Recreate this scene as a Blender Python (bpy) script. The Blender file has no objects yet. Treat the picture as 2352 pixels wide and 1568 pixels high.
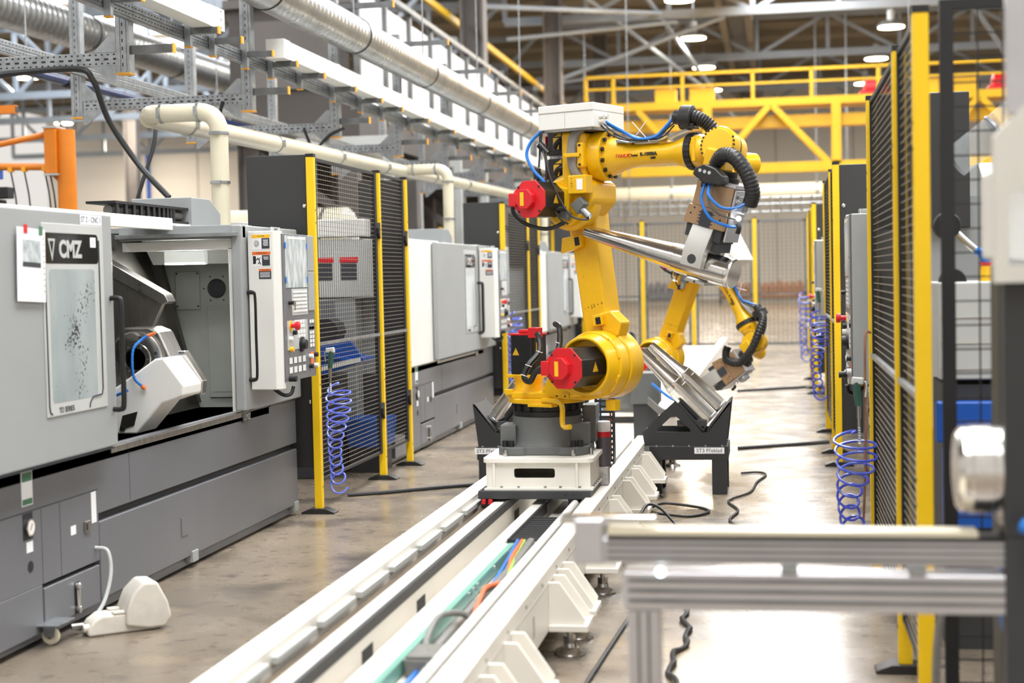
import bpy, math, random
from mathutils import Vector, Matrix
random.seed(7)
R = math.radians
scn = bpy.context.scene
col = scn.collection

# ------------------------------------------------------------------ camera
cam_d = bpy.data.cameras.new('camera')
cam = bpy.data.objects.new('camera', cam_d); col.objects.link(cam)
cam_d.sensor_fit = 'HORIZONTAL'; cam_d.sensor_width = 36.0
cam_d.lens = 36.0 * 3550 / 2352
YAW, PITCH, ROLL = R(9.764), R(2.413), R(1.2605)
fwd = Vector((-math.sin(YAW)*math.cos(PITCH), math.cos(YAW)*math.cos(PITCH), -math.sin(PITCH)))
rt0 = Vector((math.cos(YAW), math.sin(YAW), 0)); up0 = rt0.cross(fwd)
rt = math.cos(ROLL)*rt0 - math.sin(ROLL)*up0
up = math.sin(ROLL)*rt0 + math.cos(ROLL)*up0
mw = Matrix((rt, up, -fwd)).transposed().to_4x4(); mw.translation = (0, 0, 1.5)
cam.matrix_world = mw
cam_d.clip_end = 300; cam_d.clip_start = .05
cam_d.dof.use_dof = True; cam_d.dof.focus_distance = 8.9; cam_d.dof.aperture_fstop = 2.0
scn.camera = cam
# ------------------------------------------------------------------ light
w = bpy.data.worlds.new('hall_light'); scn.world = w; w.use_nodes = True
w.node_tree.nodes['Background'].inputs[0].default_value = (1.0, .955, .90, 1)
w.node_tree.nodes['Background'].inputs[1].default_value = .8
vs = scn.view_settings
vs.view_transform = 'Standard'; vs.look = 'None'; vs.gamma = 1; vs.use_curve_mapping = False
vs.exposure = 0.05
def area(x, y, z, sx, sy, e, colr=(1, .97, .93)):
    l = bpy.data.lights.new('rooflight_glow', 'AREA'); l.shape = 'RECTANGLE'; l.size = sx; l.size_y = sy
    l.energy = e; l.color = colr
    o = bpy.data.objects.new('rooflight_glow', l); col.objects.link(o); o.location = (x, y, z); return o
SKY = [(0.3, 25, 3.6, 60), (-13, 24, 3.0, 56), (13, 24, 3.0, 56)]
for (x, y, sx, sy) in SKY: area(x, y, 11.1, sx, sy, 5600 if abs(x) < 2 else 1800)

# ------------------------------------------------------------------ materials
def lin(c): return tuple(((v/255)/12.92 if v/255 <= .04045 else ((v/255+.055)/1.055)**2.4) for v in c)
MAT = {}
def mat(n, c, rough=.5, metal=0., var=.05, scale=6., bump=0., bscale=60., emit=0., trans=0., alpha=1., coat=0., stretch=None, c2=None, spec=None, rvar=0., grime=0.):
    """procedural principled material; c is an sRGB 0-255 colour"""
    m = bpy.data.materials.new(n); m.use_nodes = True; nt = m.node_tree; N = nt.nodes; L = nt.links
    b = N['Principled BSDF']; c = lin(c)
    b.inputs['Roughness'].default_value = rough; b.inputs['Metallic'].default_value = metal
    b.inputs['Base Color'].default_value = (*c, 1)
    if spec is not None: b.inputs['Specular IOR Level'].default_value = spec
    if coat: b.inputs['Coat Weight'].default_value = coat; b.inputs['Coat Roughness'].default_value = .08
    if trans: b.inputs['Transmission Weight'].default_value = trans
    if alpha < 1: b.inputs['Alpha'].default_value = alpha
    if emit: b.inputs['Emission Color'].default_value = (*c, 1); b.inputs['Emission Strength'].default_value = emit
    if var or c2 or bump or rvar:
        tc = N.new('ShaderNodeTexCoord'); mp = N.new('ShaderNodeMapping'); L.new(tc.outputs['Object'], mp.inputs[0])
        if stretch: mp.inputs['Scale'].default_value = stretch
        nz = N.new('ShaderNodeTexNoise'); nz.inputs['Scale'].default_value = scale; nz.inputs['Detail'].default_value = 5; L.new(mp.outputs[0], nz.inputs[0])
        if var or c2:
            mx = N.new('ShaderNodeMix'); mx.data_type = 'RGBA'
            rp = N.new('ShaderNodeMapRange'); rp.inputs[1].default_value = .32; rp.inputs[2].default_value = .68
            L.new(nz.outputs[0], rp.inputs[0]); L.new(rp.outputs[0], mx.inputs[0])
            d = lin(c2) if c2 else tuple(v*(1-var*2) for v in c)
            mx.inputs[6].default_value = (*c, 1); mx.inputs[7].default_value = (*d, 1)
            L.new(mx.outputs[2], b.inputs['Base Color'])
        if rvar:
            rr = N.new('ShaderNodeMapRange'); rr.inputs[3].default_value = max(.02, rough-rvar); rr.inputs[4].default_value = rough+rvar
            L.new(nz.outputs[0], rr.inputs[0]); L.new(rr.outputs[0], b.inputs['Roughness'])
        if bump:
            nb = N.new('ShaderNodeTexNoise'); nb.inputs['Scale'].default_value = bscale; nb.inputs['Detail'].default_value = 3; L.new(mp.outputs[0], nb.inputs[0])
            bp = N.new('ShaderNodeBump'); bp.inputs['Strength'].default_value = bump; bp.inputs['Distance'].default_value = .01
            L.new(nb.outputs[0], bp.inputs['Height']); L.new(bp.outputs[0], b.inputs['Normal'])
    MAT[n] = m; return m
mat('yellow', (240, 186, 2), .36, var=.05, scale=3, coat=.15, bump=.06, bscale=90)
mat('fence_yellow', (240, 196, 12), .42, var=.03, scale=4)
mat('crane_yellow', (226, 178, 6), .45, var=.05, scale=1)
mat('robot_grey', (104, 106, 104), .5, var=.08, scale=9, bump=.1, bscale=120)
mat('black', (24, 24, 25), .5, var=.1, scale=9)
mat('motor_black', (30, 30, 31), .35, var=.15, scale=14)
mat('rubber', (38, 37, 36), .42, var=.15, scale=20)
mat('red', (214, 32, 40), .4, var=.05, scale=10)
mat('white_paint', (238, 233, 222), .38, var=.04, scale=2.5)
mat('machine_white', (232, 231, 225), .4, var=.03, scale=2)
mat('machine_grey', (156, 159, 158), .42, var=.04, scale=1.6)
mat('machine_light', (190, 192, 188), .45, var=.05, scale=2)
mat('machine_dark', (108, 109, 113), .38, var=.06, scale=1.2, rvar=.08, stretch=(1, 1, .25))
mat('interior', (150, 154, 148), .42, var=.12, scale=3)
mat('interior_dark', (70, 68, 63), .33, metal=.6, var=.2, scale=4, rvar=.12)
mat('steel', (205, 203, 200), .2, metal=1., var=.05, scale=5, rvar=.07)
mat('brushed', (176, 172, 165), .32, metal=1., var=.12, scale=5, rvar=.1, stretch=(8, 8, 1))
mat('turned', (226, 222, 217), .17, metal=1., var=.06, scale=30, rvar=.06)
mat('galv', (178, 182, 184), .36, metal=.85, var=.16, scale=14, rvar=.12)
mat('galv_dark', (128, 130, 130), .42, metal=.7, var=.18, scale=7)
mat('duct', (192, 194, 193), .3, metal=.9, var=.14, scale=4, rvar=.1)
mat('alu', (205, 203, 205), .34, metal=.75, var=.05, scale=6)
mat('chrome', (222, 222, 220), .1, metal=1., var=0)
mat('dark_steel', (58, 59, 61), .5, var=.1, scale=4)
mat('panel_black', (50, 50, 50), .45, var=.05, scale=3)
mat('rack_black', (46, 47, 48), .5, var=.08, scale=6)
mat('cream', (214, 205, 180), .3, var=.04, scale=3)
mat('cable', (32, 32, 31), .5, var=.1, scale=20)
mat('cable_grey', (120, 118, 112), .5, var=.1, scale=20)
mat('hose_blue', (34, 118, 205), .35, var=.05)
mat('coil_blue', (56, 74, 184), .3, var=.05, coat=.3)
mat('coil_pale', (96, 112, 214), .3, var=.05, coat=.3)
mat('orange', (224, 128, 22), .45, var=.05)
mat('cap_orange', (238, 166, 34), .5, var=.03)
mat('sticker_orange', (232, 112, 44), .5, var=0)
mat('sticker_yellow', (246, 190, 30), .5, var=0)
mat('sticker_dark', (54, 56, 62), .5, var=0)
mat('paper', (240, 240, 240), .6, var=.02)
mat('ink', (28, 28, 36), .6, var=0)
mat('ink_navy', (52, 52, 86), .6, var=0)
mat('ink_red', (206, 34, 36), .5, var=0)
mat('green_strip', (122, 174, 156), .35, var=.06, scale=4)
mat('orange_cable', (224, 108, 58), .5, var=.05)
mat('green_cable', (150, 186, 84), .5, var=.05)
mat('bronze', (170, 138, 104), .42, metal=.45, var=.06, scale=5)
mat('jaw_steel', (200, 197, 190), .34, metal=.7, var=.06, scale=6, rvar=.08)
mat('beige_plastic', (214, 210, 200), .5, var=.04)
mat('wall_paint', (228, 222, 212), .8, var=.03, scale=.3)
mat('seam', (176, 172, 164), .8, var=0)
mat('roof', (132, 120, 100), .85, var=.08, scale=.4)
mat('truss', (158, 166, 174), .55, var=.08, scale=1)
mat('column', (112, 106, 102), .6, var=.12, scale=1)
mat('soffit', (84, 78, 74), .7, var=.15, scale=.6)
mat('mezz_panel', (232, 229, 228), .5, var=.03, scale=.6)
mat('lamp_glow', (255, 232, 190), .5, var=0, emit=22)
mat('rooflight', (236, 244, 255), .5, var=0, emit=7)
mat('work_lamp', (236, 240, 236), .5, var=0, emit=.35)
mat('glass', (225, 232, 232), .04, var=0, trans=.0, alpha=.16)
mat('tint_glass', (38, 36, 33), .05, var=0, alpha=.82)
mat('blue_bin', (20, 86, 178), .4, var=.06)
mat('wood', (150, 106, 78), .7, var=.15, scale=8)
mat('crate_grey', (112, 112, 116), .6, var=.15, scale=4)
mat('screen', (150, 162, 164), .25, var=0, c2=(214, 218, 218), scale=22, stretch=(1, 1, .35))
mat('key_white', (226, 226, 224), .5, var=0)
mat('pedal', (222, 216, 204), .5, var=.1, scale=9, bump=.08, bscale=150)
mat('wire', (170, 160, 146), .36, metal=.55, var=0)  # paler tone for horizontal mesh wires, the light they catch put into the colour
mat('rail_grease', (104, 88, 66), .45, var=.2, scale=5, metal=.2)
mat('wire_dark', (40, 38, 36), .4, metal=.3, var=0)
mat('cloth_grey', (150, 146, 140), .7, var=.2, scale=9)
mat('green_paint', (70, 122, 92), .5, var=.04)
mat('gun_green', (44, 84, 72), .4, var=.05)
mat('grease', (96, 92, 100), .25, var=.05)
mat('pale_plastic', (226, 226, 228), .3, var=.02)
mat('dial', (236, 232, 224), .4, var=0)
mat('amber_glow', (255, 150, 40), .5, var=0, emit=6)
mat('white_glow', (235, 248, 255), .5, var=0, emit=5)
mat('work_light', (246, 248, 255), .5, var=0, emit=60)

# ------------------------------------------------------------------ mesh helpers
def frame_of(d):
    d = Vector(d).normalized(); a = Vector((0, 0, 1)) if abs(d.z) < .95 else Vector((1, 0, 0))
    u = a.cross(d).normalized(); return u, d.cross(u)
def spl(pts, k=6):
    P = [Vector(p) for p in pts]; out = []
    for i in range(len(P)-1):
        p0 = P[i-1] if i else P[0]*2-P[1]; p1, p2 = P[i], P[i+1]; p3 = P[i+2] if i+2 < len(P) else P[-1]*2-P[-2]
        for j in range(k):
            t = j/k
            out.append(.5*((2*p1)+(p2-p0)*t+(2*p0-5*p1+4*p2-p3)*t*t+(3*p1-p0-3*p2+p3)*t**3))
    return out+[P[-1]]
STUFF = ('bolts', 'screws', 'slots', 'holes', 'lines', 'ties', 'rivets', 'studs', 'teeth', 'joints', 'seams', 'bosses', 'heads', 'fittings', 'outlets', 'wires', 'card_band', 'pictogram', 'dowel_pin', 'base_bolt', 'energy_chain', 'brush_seal', 'spacer_strip', 'sticker_print', 'slot_plate', 'glazing_trim', 'plug_coupling', 'drawer_handle', 'fork', 'key', 'key_switch', 'saddle_lug', 'clamp_bolt', 'cable_chain', 'air_fitting', 'coupling', 'spindle')
class MB:
    def __init__(s): s.v = []; s.f = []; s.s = []
    def add(s, v, f, sm=False, M=None):
        o = len(s.v)
        s.v += [tuple(M @ Vector(p)) if M is not None else tuple(p) for p in v]
        s.f += [tuple(i+o for i in q) for q in f]; s.s += [sm]*len(f); return s
    def box(s, x0, x1, y0, y1, z0, z1, M=None):
        return s.add([(x, y, z) for x in (x0, x1) for y in (y0, y1) for z in (z0, z1)],
                     [(0, 1, 3, 2), (4, 6, 7, 5), (0, 4, 5, 1), (2, 3, 7, 6), (0, 2, 6, 4), (1, 5, 7, 3)], M=M)
    def cbox(s, c, d, M=None): return s.box(c[0]-d[0]/2, c[0]+d[0]/2, c[1]-d[1]/2, c[1]+d[1]/2, c[2]-d[2]/2, c[2]+d[2]/2, M)
    def bar(s, a, b, w_, h=None, M=None, roll=0):
        """square bar from a to b"""
        a, b = Vector(a), Vector(b); u, v = frame_of(b-a); h = h or w_
        if roll: u, v = u*math.cos(roll)+v*math.sin(roll), v*math.cos(roll)-u*math.sin(roll)
        vs_ = []
        for p in (a, b):
            for (i, j) in ((-1, -1), (1, -1), (1, 1), (-1, 1)): vs_.append(p+u*w_/2*i+v*h/2*j)
        return s.add(vs_, [(0, 3, 2, 1), (4, 5, 6, 7), (0, 1, 5, 4), (1, 2, 6, 5), (2, 3, 7, 6), (3, 0, 4, 7)], M=M)
    def cyl(s, a, b, r0, r1=None, n=20, cap=True, M=None, ph=0., sm=True):
        a, b = Vector(a), Vector(b); r1 = r0 if r1 is None else r1; u, v = frame_of(b-a); vs_ = []
        for p, r in ((a, r0), (b, r1)):
            for i in range(n):
                t = 2*math.pi*i/n+ph; vs_.append(p+u*r*math.cos(t)+v*r*math.sin(t))
        s.add(vs_, [(i, (i+1) % n, n+(i+1) % n, n+i) for i in range(n)], sm, M)
        if cap: s.add(vs_, [tuple(reversed(range(n))), tuple(range(n, 2*n))], False, M)
        return s
    def lathe(s, a, d, prof, n=32, M=None, sm=True, cap=True):
        """prof: (distance along d, radius)"""
        a = Vector(a); d = Vector(d).normalized(); u, v = frame_of(d); vs_ = []; m = len(prof)
        for h, r in prof:
            for i in range(n):
                t = 2*math.pi*i/n; vs_.append(a+d*h+u*r*math.cos(t)+v*r*math.sin(t))
        fs = []
        for k in range(m-1):
            for i in range(n): fs.append((k*n+i, k*n+(i+1) % n, (k+1)*n+(i+1) % n, (k+1)*n+i))
        for k in range(m-1):
            dh = abs(prof[k+1][0]-prof[k][0]); dr = abs(prof[k+1][1]-prof[k][1])
        s.add(vs_, fs, sm, M)
        if cap:
            if prof[0][1] > 1e-5: s.add(vs_[:n], [tuple(reversed(range(n)))], False, M)
            if prof[-1][1] > 1e-5: s.add(vs_[-n:], [tuple(range(n))], False, M)
        return s
    def tube(s, pts, r, n=8, M=None, cap=True, rib=0., ribn=2):
        P = [Vector(p) for p in pts]; m = len(P); vs_ = []
        t0 = (P[1]-P[0]).normalized(); u, v = frame_of(t0)
        for i in range(m):
            t = (P[min(i+1, m-1)]-P[max(i-1, 0)]).normalized()
            u = (u-t*u.dot(t)); u = u.normalized() if u.length > 1e-6 else frame_of(t)[0]; v = t.cross(u)
            rr = r[i] if isinstance(r, (list, tuple)) else r
            if rib: rr = rr*(1-rib*(i % ribn == 0))
            for j in range(n):
                a = 2*math.pi*j/n; vs_.append(P[i]+u*rr*math.cos(a)+v*rr*math.sin(a))
        s.add(vs_, [(k*n+j, k*n+(j+1) % n, (k+1)*n+(j+1) % n, (k+1)*n+j) for k in range(m-1) for j in range(n)], True, M)
        if cap: s.add(vs_[:n], [tuple(reversed(range(n)))], False, M); s.add(vs_[-n:], [tuple(range(n))], False, M)
        return s
    def prism(s, poly, a0, a1, ax='y', M=None):
        n = len(poly)
        def pt(p, a): return {'x': (a, p[0], p[1]), 'y': (p[0], a, p[1]), 'z': (p[0], p[1], a)}[ax]
        vs_ = [pt(p, a0) for p in poly]+[pt(p, a1) for p in poly]
        return s.add(vs_, [tuple(reversed(range(n))), tuple(range(n, 2*n))]+[(i, (i+1) % n, n+(i+1) % n, n+i) for i in range(n)], M=M)
    def ring(s, outer, inner, a0, a1, ax='y', M=None):
        """plate with a hole: outer / inner polygons with the same vertex count"""
        n = len(outer)
        def pt(p, a): return {'x': (a, p[0], p[1]), 'y': (p[0], a, p[1]), 'z': (p[0], p[1], a)}[ax]
        vs_ = [pt(p, a0) for p in outer]+[pt(p, a1) for p in outer]+[pt(p, a0) for p in inner]+[pt(p, a1) for p in inner]
        f = []
        for i in range(n):
            j = (i+1) % n
            f += [(i, j, n+j, n+i), (2*n+j, 2*n+i, 3*n+i, 3*n+j), (j, i, 2*n+i, 2*n+j), (n+i, n+j, 3*n+j, 3*n+i)]
        return s.add(vs_, f, M=M)
    def torus(s, c, d, R_, r, n=24, m=8, M=None):
        c = Vector(c); u, v = frame_of(d); return s.tube([c+u*R_*math.cos(2*math.pi*i/n)+v*R_*math.sin(2*math.pi*i/n) for i in range(n+1)], r, m, M, False)
    def frame4(s, y0, y1, z0, z1, t, x0, x1):
        """rectangular frame in the y-z plane"""
        s.box(x0, x1, y0, y1, z0, z0+t); s.box(x0, x1, y0, y1, z1-t, z1); s.box(x0, x1, y0, y0+t, z0+t, z1-t); s.box(x0, x1, y1-t, y1, z0+t, z1-t); return s
    def build(s, name, m, parent=None, bev=0., seg=2, M=None, flat=None):
        me = bpy.data.meshes.new(name); me.from_pydata(s.v, [], s.f); me.update()
        import bmesh
        bm = bmesh.new(); bm.from_mesh(me); bmesh.ops.recalc_face_normals(bm, faces=bm.faces[:]); bm.to_mesh(me); bm.free()
        me.polygons.foreach_set('use_smooth', s.s if not bev else [True]*len(s.f))
        if any(s.s) and not bev: me.set_sharp_from_angle(angle=R(38))
        me.materials.append(MAT[m] if isinstance(m, str) else m)
        o = bpy.data.objects.new(name, me); col.objects.link(o)
        if bev:
            b = o.modifiers.new('bevel', 'BEVEL'); b.width = bev; b.segments = seg; b.limit_method = 'ANGLE'; b.angle_limit = R(35); b.harden_normals = True
        if parent: o.parent = parent
        if M is not None: o.matrix_local = M
        if name.endswith(STUFF): o['kind'] = 'stuff'      # tiny repeated fixings, joined
        return o
def part(name, m, parent, fn, bev=0., **k):
    b = MB(); fn(b); return b.build(name, m, parent, bev, **k)
def tag(o, label, cat, group=None):
    o['label'] = label; o['category'] = cat
    if group: o['group'] = group
    return o
def thing(name, label, cat, loc=(0, 0, 0), rz=0., group=None):
    o = bpy.data.objects.new(name, None); col.objects.link(o); o.location = loc; o.rotation_euler = (0, 0, rz)
    o.empty_display_size = .1
    return tag(o, label, cat, group)
def struct(name, b, m, parent=None, bev=0.):
    o = b.build(name, m, parent, bev); o['kind'] = 'structure'; return o
def copy_tree(o, parent=None):
    c = o.copy(); col.objects.link(c); c.parent = parent
    for ch in o.children: copy_tree(ch, c)
    return c
def text(name, s, m, parent, M, size, ext=.0006, align='CENTER', sx=1., bold=0.):
    cu = bpy.data.curves.new(name, 'FONT'); cu.body = s; cu.size = size; cu.extrude = ext; cu.align_x = align; cu.align_y = 'CENTER'; cu.resolution_u = 3
    cu.offset = bold
    t = bpy.data.objects.new(name, cu); col.objects.link(t)
    dg = bpy.context.evaluated_depsgraph_get(); me = bpy.data.meshes.new_from_object(t.evaluated_get(dg))
    bpy.data.objects.remove(t); bpy.data.curves.remove(cu)
    me.materials.clear(); me.materials.append(MAT[m])
    o = bpy.data.objects.new(name, me); col.objects.link(o)
    if parent: o.parent = parent
    o.matrix_local = M @ Matrix.Diagonal((sx, 1, 1, 1)); return o
def basis(o, x, y, z=None):
    """matrix with given axis directions"""
    x = Vector(x).normalized(); y = Vector(y).normalized(); z = x.cross(y) if z is None else Vector(z)
    m = Matrix((x, y, z)).transposed().to_4x4(); m.translation = o; return m
def FX(x, y, z): return basis((x, y, z), (0, 1, 0), (0, 0, 1))      # writing on a face that looks to +X
def FNX(x, y, z): return basis((x, y, z), (0, -1, 0), (0, 0, 1))    # writing on a face that looks to -X
def FNY(x, y, z): return basis((x, y, z), (1, 0, 0), (0, 0, 1))     # writing on a face that looks to -Y
# ================================================================== THE HALL
def floor_mat():
    m = bpy.data.materials.new('concrete'); m.use_nodes = True; nt = m.node_tree; N = nt.nodes; L = nt.links
    b = N['Principled BSDF']; tc = N.new('ShaderNodeTexCoord')
    def noise(sc, det=6, st=None):
        n = N.new('ShaderNodeTexNoise'); n.inputs['Scale'].default_value = sc; n.inputs['Detail'].default_value = det
        if st:
            mp = N.new('ShaderNodeMapping'); mp.inputs['Scale'].default_value = st; L.new(tc.outputs['Object'], mp.inputs[0]); L.new(mp.outputs[0], n.inputs[0])
        else: L.new(tc.outputs['Object'], n.inputs[0])
        return n
    def ramp(n, lo, hi):
        r = N.new('ShaderNodeMapRange'); r.inputs[1].default_value = lo; r.inputs[2].default_value = hi; L.new(n.outputs[0], r.inputs[0]); return r
    def mix(f, a, c):
        x = N.new('ShaderNodeMix'); x.data_type = 'RGBA'; L.new(f.outputs[0], x.inputs[0])
        for i, v in ((6, a), (7, c)):
            if isinstance(v, tuple): x.inputs[i].default_value = (*lin(v), 1)
            else: L.new(v.outputs[2], x.inputs[i])
        return x
    big = mix(ramp(noise(.55), .35, .65), (146, 132, 113), (112, 101, 88))
    spots = mix(ramp(noise(1.7, 10), .52, .68), big, (84, 76, 68))
    fine = mix(ramp(noise(11, 10), .56, .74), spots, (88, 80, 71))
    warm = mix(ramp(noise(1.1, 3), .6, .75), fine, (168, 148, 118))
    L.new(warm.outputs[2], b.inputs['Base Color'])
    rr = N.new('ShaderNodeMapRange'); rr.inputs[1].default_value = .35; rr.inputs[2].default_value = .7; rr.inputs[3].default_value = .22; rr.inputs[4].default_value = .32
    L.new(noise(3.5, 8).outputs[0], rr.inputs[0]); L.new(rr.outputs[0], b.inputs['Roughness'])
    b.inputs['Specular IOR Level'].default_value = .85
    bp = N.new('ShaderNodeBump'); bp.inputs['Strength'].default_value = .02; bp.inputs['Distance'].default_value = .02
    L.new(noise(9, 6).outputs[0], bp.inputs['Height']); L.new(bp.outputs[0], b.inputs['Normal'])
    MAT['concrete'] = m
floor_mat()
struct('floor', MB().box(-42, 20, -6, 86, -.2, 0), 'concrete')
struct('wall_far', MB().box(-42, 20, 85, 85.3, 0, 12), 'wall_paint')
for k in range(15):
    struct('trim_%d' % (k+1), MB().box(-41+k*4.1, -40.93+k*4.1, 84.97, 85, 0, 11), 'seam')
struct('ceiling', MB().box(-42, 20, -6, 86, 11.4, 11.6), 'roof')
for k in range(14):                                               # purlins under the roof sheets
    tag(MB().box(-41, 19, 36.2+k*3.6, 36.38+k*3.6, 11.1, 11.4).build('roof_purlin', 'roof'), 'brown steel purlin running across under the roof sheets', 'purlin', 'roof purlins')
for (x, y, sx, sy) in SKY+[(-25, 56, 6, 26)]:
    t = thing('rooflight', 'bright translucent rooflight strip let into the brown roof', 'rooflight', (x, y, 11.3), 0, 'rooflight strips')
    MB().box(-sx/2, sx/2, -sy/2, sy/2, 0, .06).build('pane', 'rooflight', t)
    b = MB()
    for s in (-1, 1): b.box(s*sx/2-.08, s*sx/2+.08, -sy/2, sy/2, -.06, .08)
    b.build('frame', 'truss', t)
# high bay lamps
def make_lamp(x, y, z, lbl):
    t = thing('high_bay_lamp', lbl, 'lamp', (x, y, z), 0, 'round high bay lamps')
    part('reflector', 'galv', t, lambda b: b.lathe((0, 0, 0), (0, 0, 1), [(0, .46), (.06, .47), (.2, .3), (.22, .14)], 20))
    part('diffuser', 'lamp_glow', t, lambda b: b.cyl((0, 0, -.02), (0, 0, .02), .42, n=20))
    part('driver_housing', 'machine_light', t, lambda b: b.cyl((0, 0, .22), (0, 0, .55), .13, n=12))
    part('hanger', 'galv', t, lambda b: b.cyl((0, 0, .55), (0, 0, 1.88), .02, n=6))
    l = bpy.data.lights.new('lamp_light', 'AREA'); l.shape = 'DISK'; l.size = .8; l.energy = 650; l.color = (1, .9, .76)
    o = bpy.data.objects.new('lamp_light', l); col.objects.link(o); o.parent = t; o.location = (0, 0, -.03)
    return t
lamp0 = None
for (x, ys) in ((-2.7, (46, 53.6, 61.4, 69.1)), (3.87, (53.2, 61, 69)), (-28.2, (55.6, 64)), (-34.5, (71.7, 79.9))):
    for y in ys:
        if lamp0 is None: lamp0 = o = make_lamp(x, y, 9.5, 'round high bay lamp glowing warm white below the roof trusses')
        else: o = copy_tree(lamp0); o.location = (x, y, 9.5)
# roof trusses
def truss(y, x0, x1, z0, z1, n, lbl, grp):
    t = thing('roof_truss', lbl, 'truss', (0, y, 0), 0, grp)
    MB().bar((x0, 0, z0), (x1, 0, z0), .26, .26).build('bottom_chord', 'truss', t)
    MB().bar((x0, 0, z1), (x1, 0, z1), .24, .24).build('top_chord', 'truss', t)
    dx = (x1-x0)/n
    for i in range(n):
        xa = x0+i*dx
        MB().bar((xa, 0, z0), (xa, 0, z1), .14).build('web_post', 'truss', t)
        MB().bar((xa, 0, z0 if i % 2 else z1), (xa+dx, 0, z1 if i % 2 else z0), .13).build('web_brace', 'truss', t)
    return t
for y in (50, 60.5, 71, 80):
    truss(y, -8.6, 18, 9.75, 11.25, 10, 'pale grey lattice roof truss above the yellow crane', 'trusses over the crane bay')
for y in (38, 46, 54, 62, 70, 79):
    truss(y, -41, -9.4, 8.6, 11.1, 12, 'pale grey lattice roof truss over the left hand bay', 'trusses over the side bay')
# slanted bracing tubes and a dark longitudinal beam
for (a, b2, r) in (((-6.3, 46, 10.4), (-2.6, 60, 8.5), .1), ((-4.6, 45, 10.9), (-1.4, 64, 7.4), .11), ((-8, 40, 8.6), (-3.5, 50, 9.8), .1), ((-8, 52, 7.8), (-1.5, 50, 9.6), .1), ((-8.2, 48, 8.9), (-3, 50, 9.5), .09), ((-8, 57, 8.6), (-2.2, 60.5, 9.6), .1), ((5.2, 50, 11), (9.6, 60, 7.6), .12)):
    tag(MB().cyl(a, b2, r*.72, n=8).build('wind_brace', 'truss'), 'slanting pale steel wind brace tube between columns and roof trusses', 'brace', 'wind brace tubes')
t = thing('roof_beam', 'dark brown steel beam running lengthwise under the roof', 'beam', (0, 0, 0))
for s in (-1, 1): MB().box(-1.3+s*.45-.12, -1.3+s*.45+.12, 44, 84, 10.2, 10.5).build('flange', 'roof', t)
MB().box(-1.75, -.85, 44, 84, 10.5, 10.6).build('web_plate', 'column', t)
# steel columns
for (x, y, lb) in ((-6.95, 36, 'dark steel hall column standing behind the white mezzanine wall'), (-6.95, 49.3, 'dark steel hall column standing behind the white mezzanine wall'), (-6.95, 63, 'dark steel hall column standing behind the white mezzanine wall'), (-28.5, 66, 'dark steel hall column in the far side bay')):
    t = thing('hall_column', lb, 'column', (x, y, 0), 0, 'steel hall columns')
    MB().box(-.25, .25, -.03, .03, 0, 11.2).build('web', 'column', t)
    for s in (-1, 1): MB().box(s*.25-.03, s*.25+.03, -.25, .25, 0, 11.2).build('flange', 'column', t)
# yellow crane runway
t = thing('crane_runway', 'thin yellow crane rail running along the dark columns', 'crane rail', (-7.5, 0, 0))
MB().box(-.05, .05, 24, 64, 7.55, 7.7).build('rail', 'crane_yellow', t)
for y in (36, 49.3, 63): MB().box(.0, .4, y-.05, y+.05, 7.7, 7.85).build('bracket', 'column', t)
# ---- mezzanine with white panels
t = thing('mezzanine', 'white panelled mezzanine front with grey posts and handrail above the machines', 'mezzanine', (-6, 0, 0))
pa = po = None
for i in range(12):
    y = 22+1.62*i
    if pa is None: pa = MB().box(-.03, 0, .05, 1.57, 4.0, 5.75).build('panel', 'mezz_panel', t); po = MB().box(-.02, .07, -.05, .05, 3.9, 5.85).build('post', 'galv_dark', t); pa.location.y = po.location.y = y
    else:
        for q in (pa, po): c = q.copy(); col.objects.link(c); c.location.y = y
MB().box(0, .12, 21.9, 41.4, 5.86, 5.94).build('handrail', 'galv_dark', t)
MB().box(-1.9, .05, 21.9, 41.4, 3.55, 3.98).build('edge_beam', 'soffit', t)
MB().box(-1.9, -.1, 21.9, 22.0, 3.98, 7.2).build('end_wall', 'soffit', t)
MB().box(-1.5, -.3, 21.85, 21.9, 4.3, 5.3).build('end_recess', 'column', t)
MB().box(-1.95, .0, 21.8, 21.9, 5.5, 5.62).build('end_rail', 'column', t)
for y in (22.2, 26, 30, 34, 38):
    for x in (-.35, -1.85): MB().box(x, x+.3, y-.13, y+.13, 0, 3.55).build('column', 'column', t)
    MB().bar((-.2, y, 2.4), (-1.6, y, 3.4), .12).build('knee_brace', 'column', t)
MB().box(-1.85, -1.8, 22, 41, 0, 3.55).build('back_wall', 'soffit', t)
# pale steel frames that stand under and behind the mezzanine
for k, y in enumerate((20.2, 24.8, 27.1, 31)):
    t = thing('support_frame', 'slim white steel support frame standing under the mezzanine', 'frame', (-5.1, y, 0), 0, 'white frames under the mezzanine')
    for s in (0, 1): MB().box(-s*1.2-.06, -s*1.2+.06, -.06, .06, 0, 3.3).build('leg', 'machine_light', t)
    MB().box(-1.26, .06, -.06, .06, 3.3, 3.42).build('crossbar', 'machine_light', t)
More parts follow.
